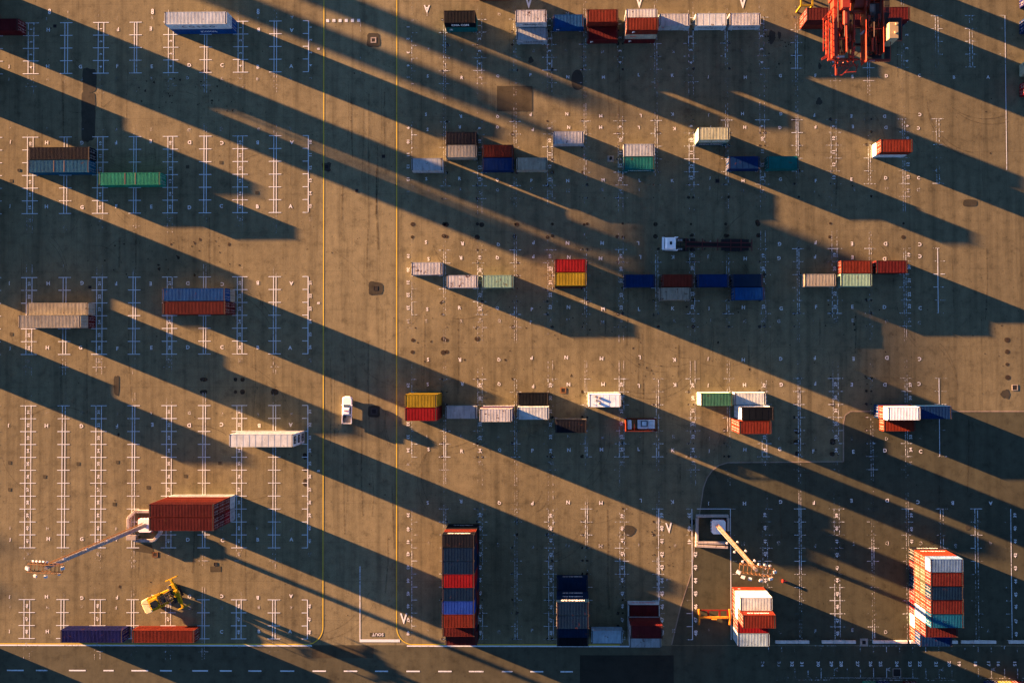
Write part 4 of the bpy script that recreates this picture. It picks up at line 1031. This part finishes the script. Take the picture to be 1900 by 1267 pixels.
for _ in range(14):
    a = (rc0.uniform(560,960), rc0.uniform(800,900)); b_ = (a[0]+rc0.uniform(-60,60), a[1]+rc0.uniform(-50,50)); m.beam(S(*a,rc0.uniform(30.6,32.4)), S(*b_,rc0.uniform(30.6,32.4)), .12)
m.build('handrail', M_cr, cr)
m = MB()
for h in (33.3, 33.9):
    m.beam(S(1370,245,h), S(1558,245,h), .07); m.beam(S(1558,245,h), S(1558,560,h), .07); m.beam(S(1558,560,h), S(1405,560,h), .07); m.beam(S(1405,560,h), S(1405,830,h), .07); m.beam(S(1405,830,h), S(1050,830,h), .07); m.beam(S(1370,245,h), S(1400,180,h), .07); m.beam(S(1400,180,h), S(1330,160,h), .07)
for a in ((1370,245),(1430,245),(1495,245),(1558,245),(1558,320),(1558,400),(1558,480),(1558,560),(1480,560),(1405,560),(1405,650),(1405,740),(1405,830),(1300,830),(1200,830),(1100,830)): m.beam(S(*a,31.4), S(*a,33.9), .07)
m.build('handrail', M_cr, cr)
m = MB(); m.beam(S(1000,470,32.5), S(1062,415,33.5), .3, .2); m.build('bracket', M_lampw, cr)
m = MB(); cbox(m, 1385, 305, 1518, 525, 31.45, 35.4); cab_ = m.build('electrical_house', M_cb, cr); bevel(cab_, .08)
m = MB()
for zx, zy in ((1485,330),(1472,445)): x, y = Z_(zx, zy, 35.4); m.cyl((x,y,35.4),(x,y,35.75),.2,n=12)
m.build('roof_vent', M_cb, cab_)
for x0, y0, x1, y1 in ((1125,60,1200,150),(1130,150,1200,210)):
    m = MB(); cbox(m, x0, y0, x1, y1, 31.5, 33.2); bevel(m.build('cabinet', M_grey, cr), .03)
for x0, y0, x1, y1 in ((745,-420,862,110),(770,100,850,330)):
    m = MB(); cbox(m, x0, y0, x1, y1, 33.0, 35.2 if y0 < 0 else 34.4); bevel(m.build('machinery_house' if y0 < 0 else 'gear_housing', M_cr, cr), .1)
x, y = Z_(985, 20, 32.5); m = MB(); m.cyl((x-1.1,y,32.5),(x+1.1,y,32.5),1.5,n=24); m.cyl((x-1.2,y,32.5),(x-1.1,y,32.5),1.75,n=24); m.cyl((x+1.1,y,32.5),(x+1.2,y,32.5),1.75,n=24); m.build('rope_drum', M_cr, cr)
rc = random.Random(11)
for _ in range(40):
    m = MB(); zx = rc.choice((590,610,640,700,720,860,880,900,1095,1120,1240,1260)); zy = rc.uniform(150,760); s = rc.uniform(.12,.45); x, y = Z_(zx, zy, 33); z = rc.uniform(31.5,33.6)
    m.box(x-s*.5, x+s*.5, y-s, y+s, z, z+s*.8); m.build('fitting', M_cr, cr)
for _ in range(22):
    m = MB(); zx = rc.choice((600,720,860,1110,1130,1200,1250)); zy = rc.uniform(170,760); s = rc.uniform(.1,.35); x, y = Z_(zx, zy, 33); z = rc.uniform(31.6,33.2)
    m.box(x-s, x+s, y-s*.6, y+s*.6, z, z+s); m.build('equipment_box', M_cg, cr)
for zx in (695,785,1185,1275):
    m = MB(); p = S(zx, -2000, 34.6); q_ = S(zx, 300 if zx in (695,1275) else 500, 34.6); m.cyl(p, q_, .05, n=6); m.build('cable', M_crd, cr)
m = MB()
for zx0, zx1 in ((1120,1260),): 
    for k in range(9): m.beam(S(zx0,170+16*k,33.4), S(zx1,170+16*k,33.4), .07)
m.build('ladder_rack', M_dark, cr)
for k in range(3):
    m = MB(); a = S(672+44*k, 772, 32.6); m.box(a.x-.25,a.x+.25,a.y-.12,a.y+.12,32.5,32.8); m.build('floodlight', M_lampw, cr)
m = MB(); a = S(1110,832,33.0); m.box(a.x,a.x+.9,a.y-.05,a.y+.05,33,33.3); m.build('floodlight', M_lampw, cr)
# legs and portal well north of the picture
for lx in (-7.0, 6.5):
    for ly_ in (38, 62):
        m = MB(); m.box(lx-.9, lx+.9, ly_-.9, ly_+.9, 1.4, 31.2); m.build('leg', M_cr, cr)
        m = MB(); m.box(lx-3.0, lx+3.0, ly_-.6, ly_+.6, .5, 1.4)
        for k in range(4): m.cyl((lx-2.3+1.5*k, ly_-.25, .45),(lx-2.3+1.5*k, ly_+.25, .45),.45,n=12)
        m.build('bogie', M_crd, cr)
    m = MB(); m.box(lx-.7, lx+.7, 39, 61, 14, 15.6); m.build('portal_beam', M_cr, cr)
for ly_ in (38, 62):
    m = MB(); m.box(-9.5, 9.5, ly_-1.1, ly_+1.1, 31.2, 32.1 if ly_ == 38 else 32.1); m.build('portal_beam', M_cr, cr)
# yellow machine corner at the top edge left of the crane
x, y = W(1488, 12); e = empty('yellow_transfer_frame', (x, y, 0)); tag(e, 'yellow and white steel frame at the top edge, left of the crane', 'frame')
m = MB()
for xx in (-1.1,1.1):
    for yy in (-1.2,1.6): m.box(xx-.15,xx+.15,yy-.15,yy+.15,0,3.4)
m.box(-1.25,1.25,-1.35,-1.05,3.4,3.7); m.box(-1.25,1.25,1.45,1.75,3.4,3.7); m.box(-1.25,-.95,-1.049,1.449,3.4,3.7); m.box(.95,1.25,-1.049,1.449,3.4,3.7); m.box(-.949,.949,.05,.3,3.4,3.7)
m.build('frame', MP['YL'], e)
m = MB(); m.box(-1.0,1.0,.35,1.4,3.0,3.6); m.build('panel', M_lampw, e)

# ------------------------------------------------------------------ containers cut by the picture's edges
for i, (py_, c, nm) in enumerate(((-6,'PU','topmost of the four at the right edge'),(42,'DB','second from top of the four at the right edge'),(121,'YG','third from top of the four at the right edge'),(158,'RD','lowest of the four at the right edge'))):
    x, y = W(1891, py_); stack_at(20, x+3.03, y-1.2, c, nm)
for i, (px_, c, nm) in enumerate(((1600,'GR','under the painted 27 at the bottom edge'),(1625,'DB','under the painted 26 at the bottom edge'),(1675,'DR','under the painted 24 at the bottom edge'),(1825,'DB','left of the yellow one at the bottom edge'),(1851,'YL','at the bottom edge near the corner'),(1875,'RD','at the bottom edge nearest the corner'))):
    x, y = W(px_, 1262.5); e = container(20, x+1.2, y-3.03, 0, c, f"{PAL[c][3]} container end {nm}"); e.rotation_euler = (0,0,-math.pi/2)

# ------------------------------------------------------------------ unseen container rows whose shadows cross the picture, plus towers added for soft shadows
def caster(L, px_, py_, rows, tiers, codes, nm):
    """px_, py_: photo pixel (outside the frame) of the foot of the north-west corner"""
    x, y = W(px_, py_); H = H20 if L == 20 else H40
    nth = ['first', 'second', 'third', 'fourth', 'fifth', 'sixth', 'seventh', 'eighth']
    k = 0
    for r in range(rows):
        t = tiers[r] if isinstance(tiers, (list, tuple)) else tiers
        for i in range(t):
            c = codes[k % len(codes)]; k += 1
            container(L, x+L*.1524, y-CW/2-r*2.5, i*H, c, f"{PAL[c][3]} container, tier {i+1}, {nth[r]} row {nm}")
CODES = ['BR','NV','OR','BL','GY','DR','TL','BG','OW','RD']
caster(20, -67, -20, 1, 5, CODES, 'off the top left corner')
caster(20, -67, 3.5, 1, 2, CODES[6:], 'off the top left corner, southern')
caster(20, -147, 11, 1, 5, CODES[3:], 'behind the dark red container at the left edge')
caster(40, -120, 123, 1, 1, CODES[2:], 'of the upper pair beyond the left edge')
caster(40, -120, 147, 1, 2, CODES[5:], 'of the upper pair beyond the left edge, southern')
caster(40, -142, 320, 8, [2,2,2,2,1,1,1,1], CODES[1:], 'of the long rows beyond the left edge')
caster(40, -142, 617, 2, [1,2], CODES[4:], 'of the lower pair beyond the left edge')
caster(40, -142, 1190, 3, 1, CODES[5:], 'beyond the left edge by the road')
caster(20, -730, -531, 1, 8, CODES[1:], 'of the shadow tower added beyond the top edge')  # unseen stack, height and distance chosen to throw a thin soft band
caster(20, -915, -531, 1, 8, CODES[3:], 'of the western shadow tower added beyond the top edge')  # second added stack, for the neighbouring soft shadow band
caster(20, 1583, -52, 1, 2, CODES[0:], 'north of the crane-side pair')
caster(40, -2290, 95, 1, 9, CODES[0:], 'in the shadow tower added far west, northern')  # unseen tall stack added up-sun for a very soft band at lower left
caster(40, -2290, 180, 1, 9, CODES[4:], 'in the shadow tower added far west, southern')  # same again, added for the soft band south of it
# unseen crane added up-sun; its house is shaped to shade the truck area
z1, z2 = 25.0, 29.8
q = Vector(W(1225, 430)); dxy = Vector((sd.x, sd.y))/(-sd.z)
q = q - dxy*z1
e = empty('added_shade_crane', (q.x, q.y, 0)); tag(e, 'unseen crane with a shade-casting house, added far beyond the top left corner', 'crane')
m = MB(); m.box(-3,3,-13,9.5,z1,z2); bevel(m.build('machinery_house', M_cr, e), .1)  # block sized by the shade it should cast
m = MB(); m.box(-1.2,1.2,-12,12,z1-1.2,z1-.01); m.build('girder', M_cr, e)
for sx in (-1,1):
    for sy in (-1,1):
        m = MB(); m.beam((sx*5,sy*11,.9),(sx*.9,sy*11,z1-1.0),.7); m.box(sx*5-1.6,sx*5+1.6,sy*11-.4,sy*11+.4,0,.9); m.build('leg', M_cr, e)
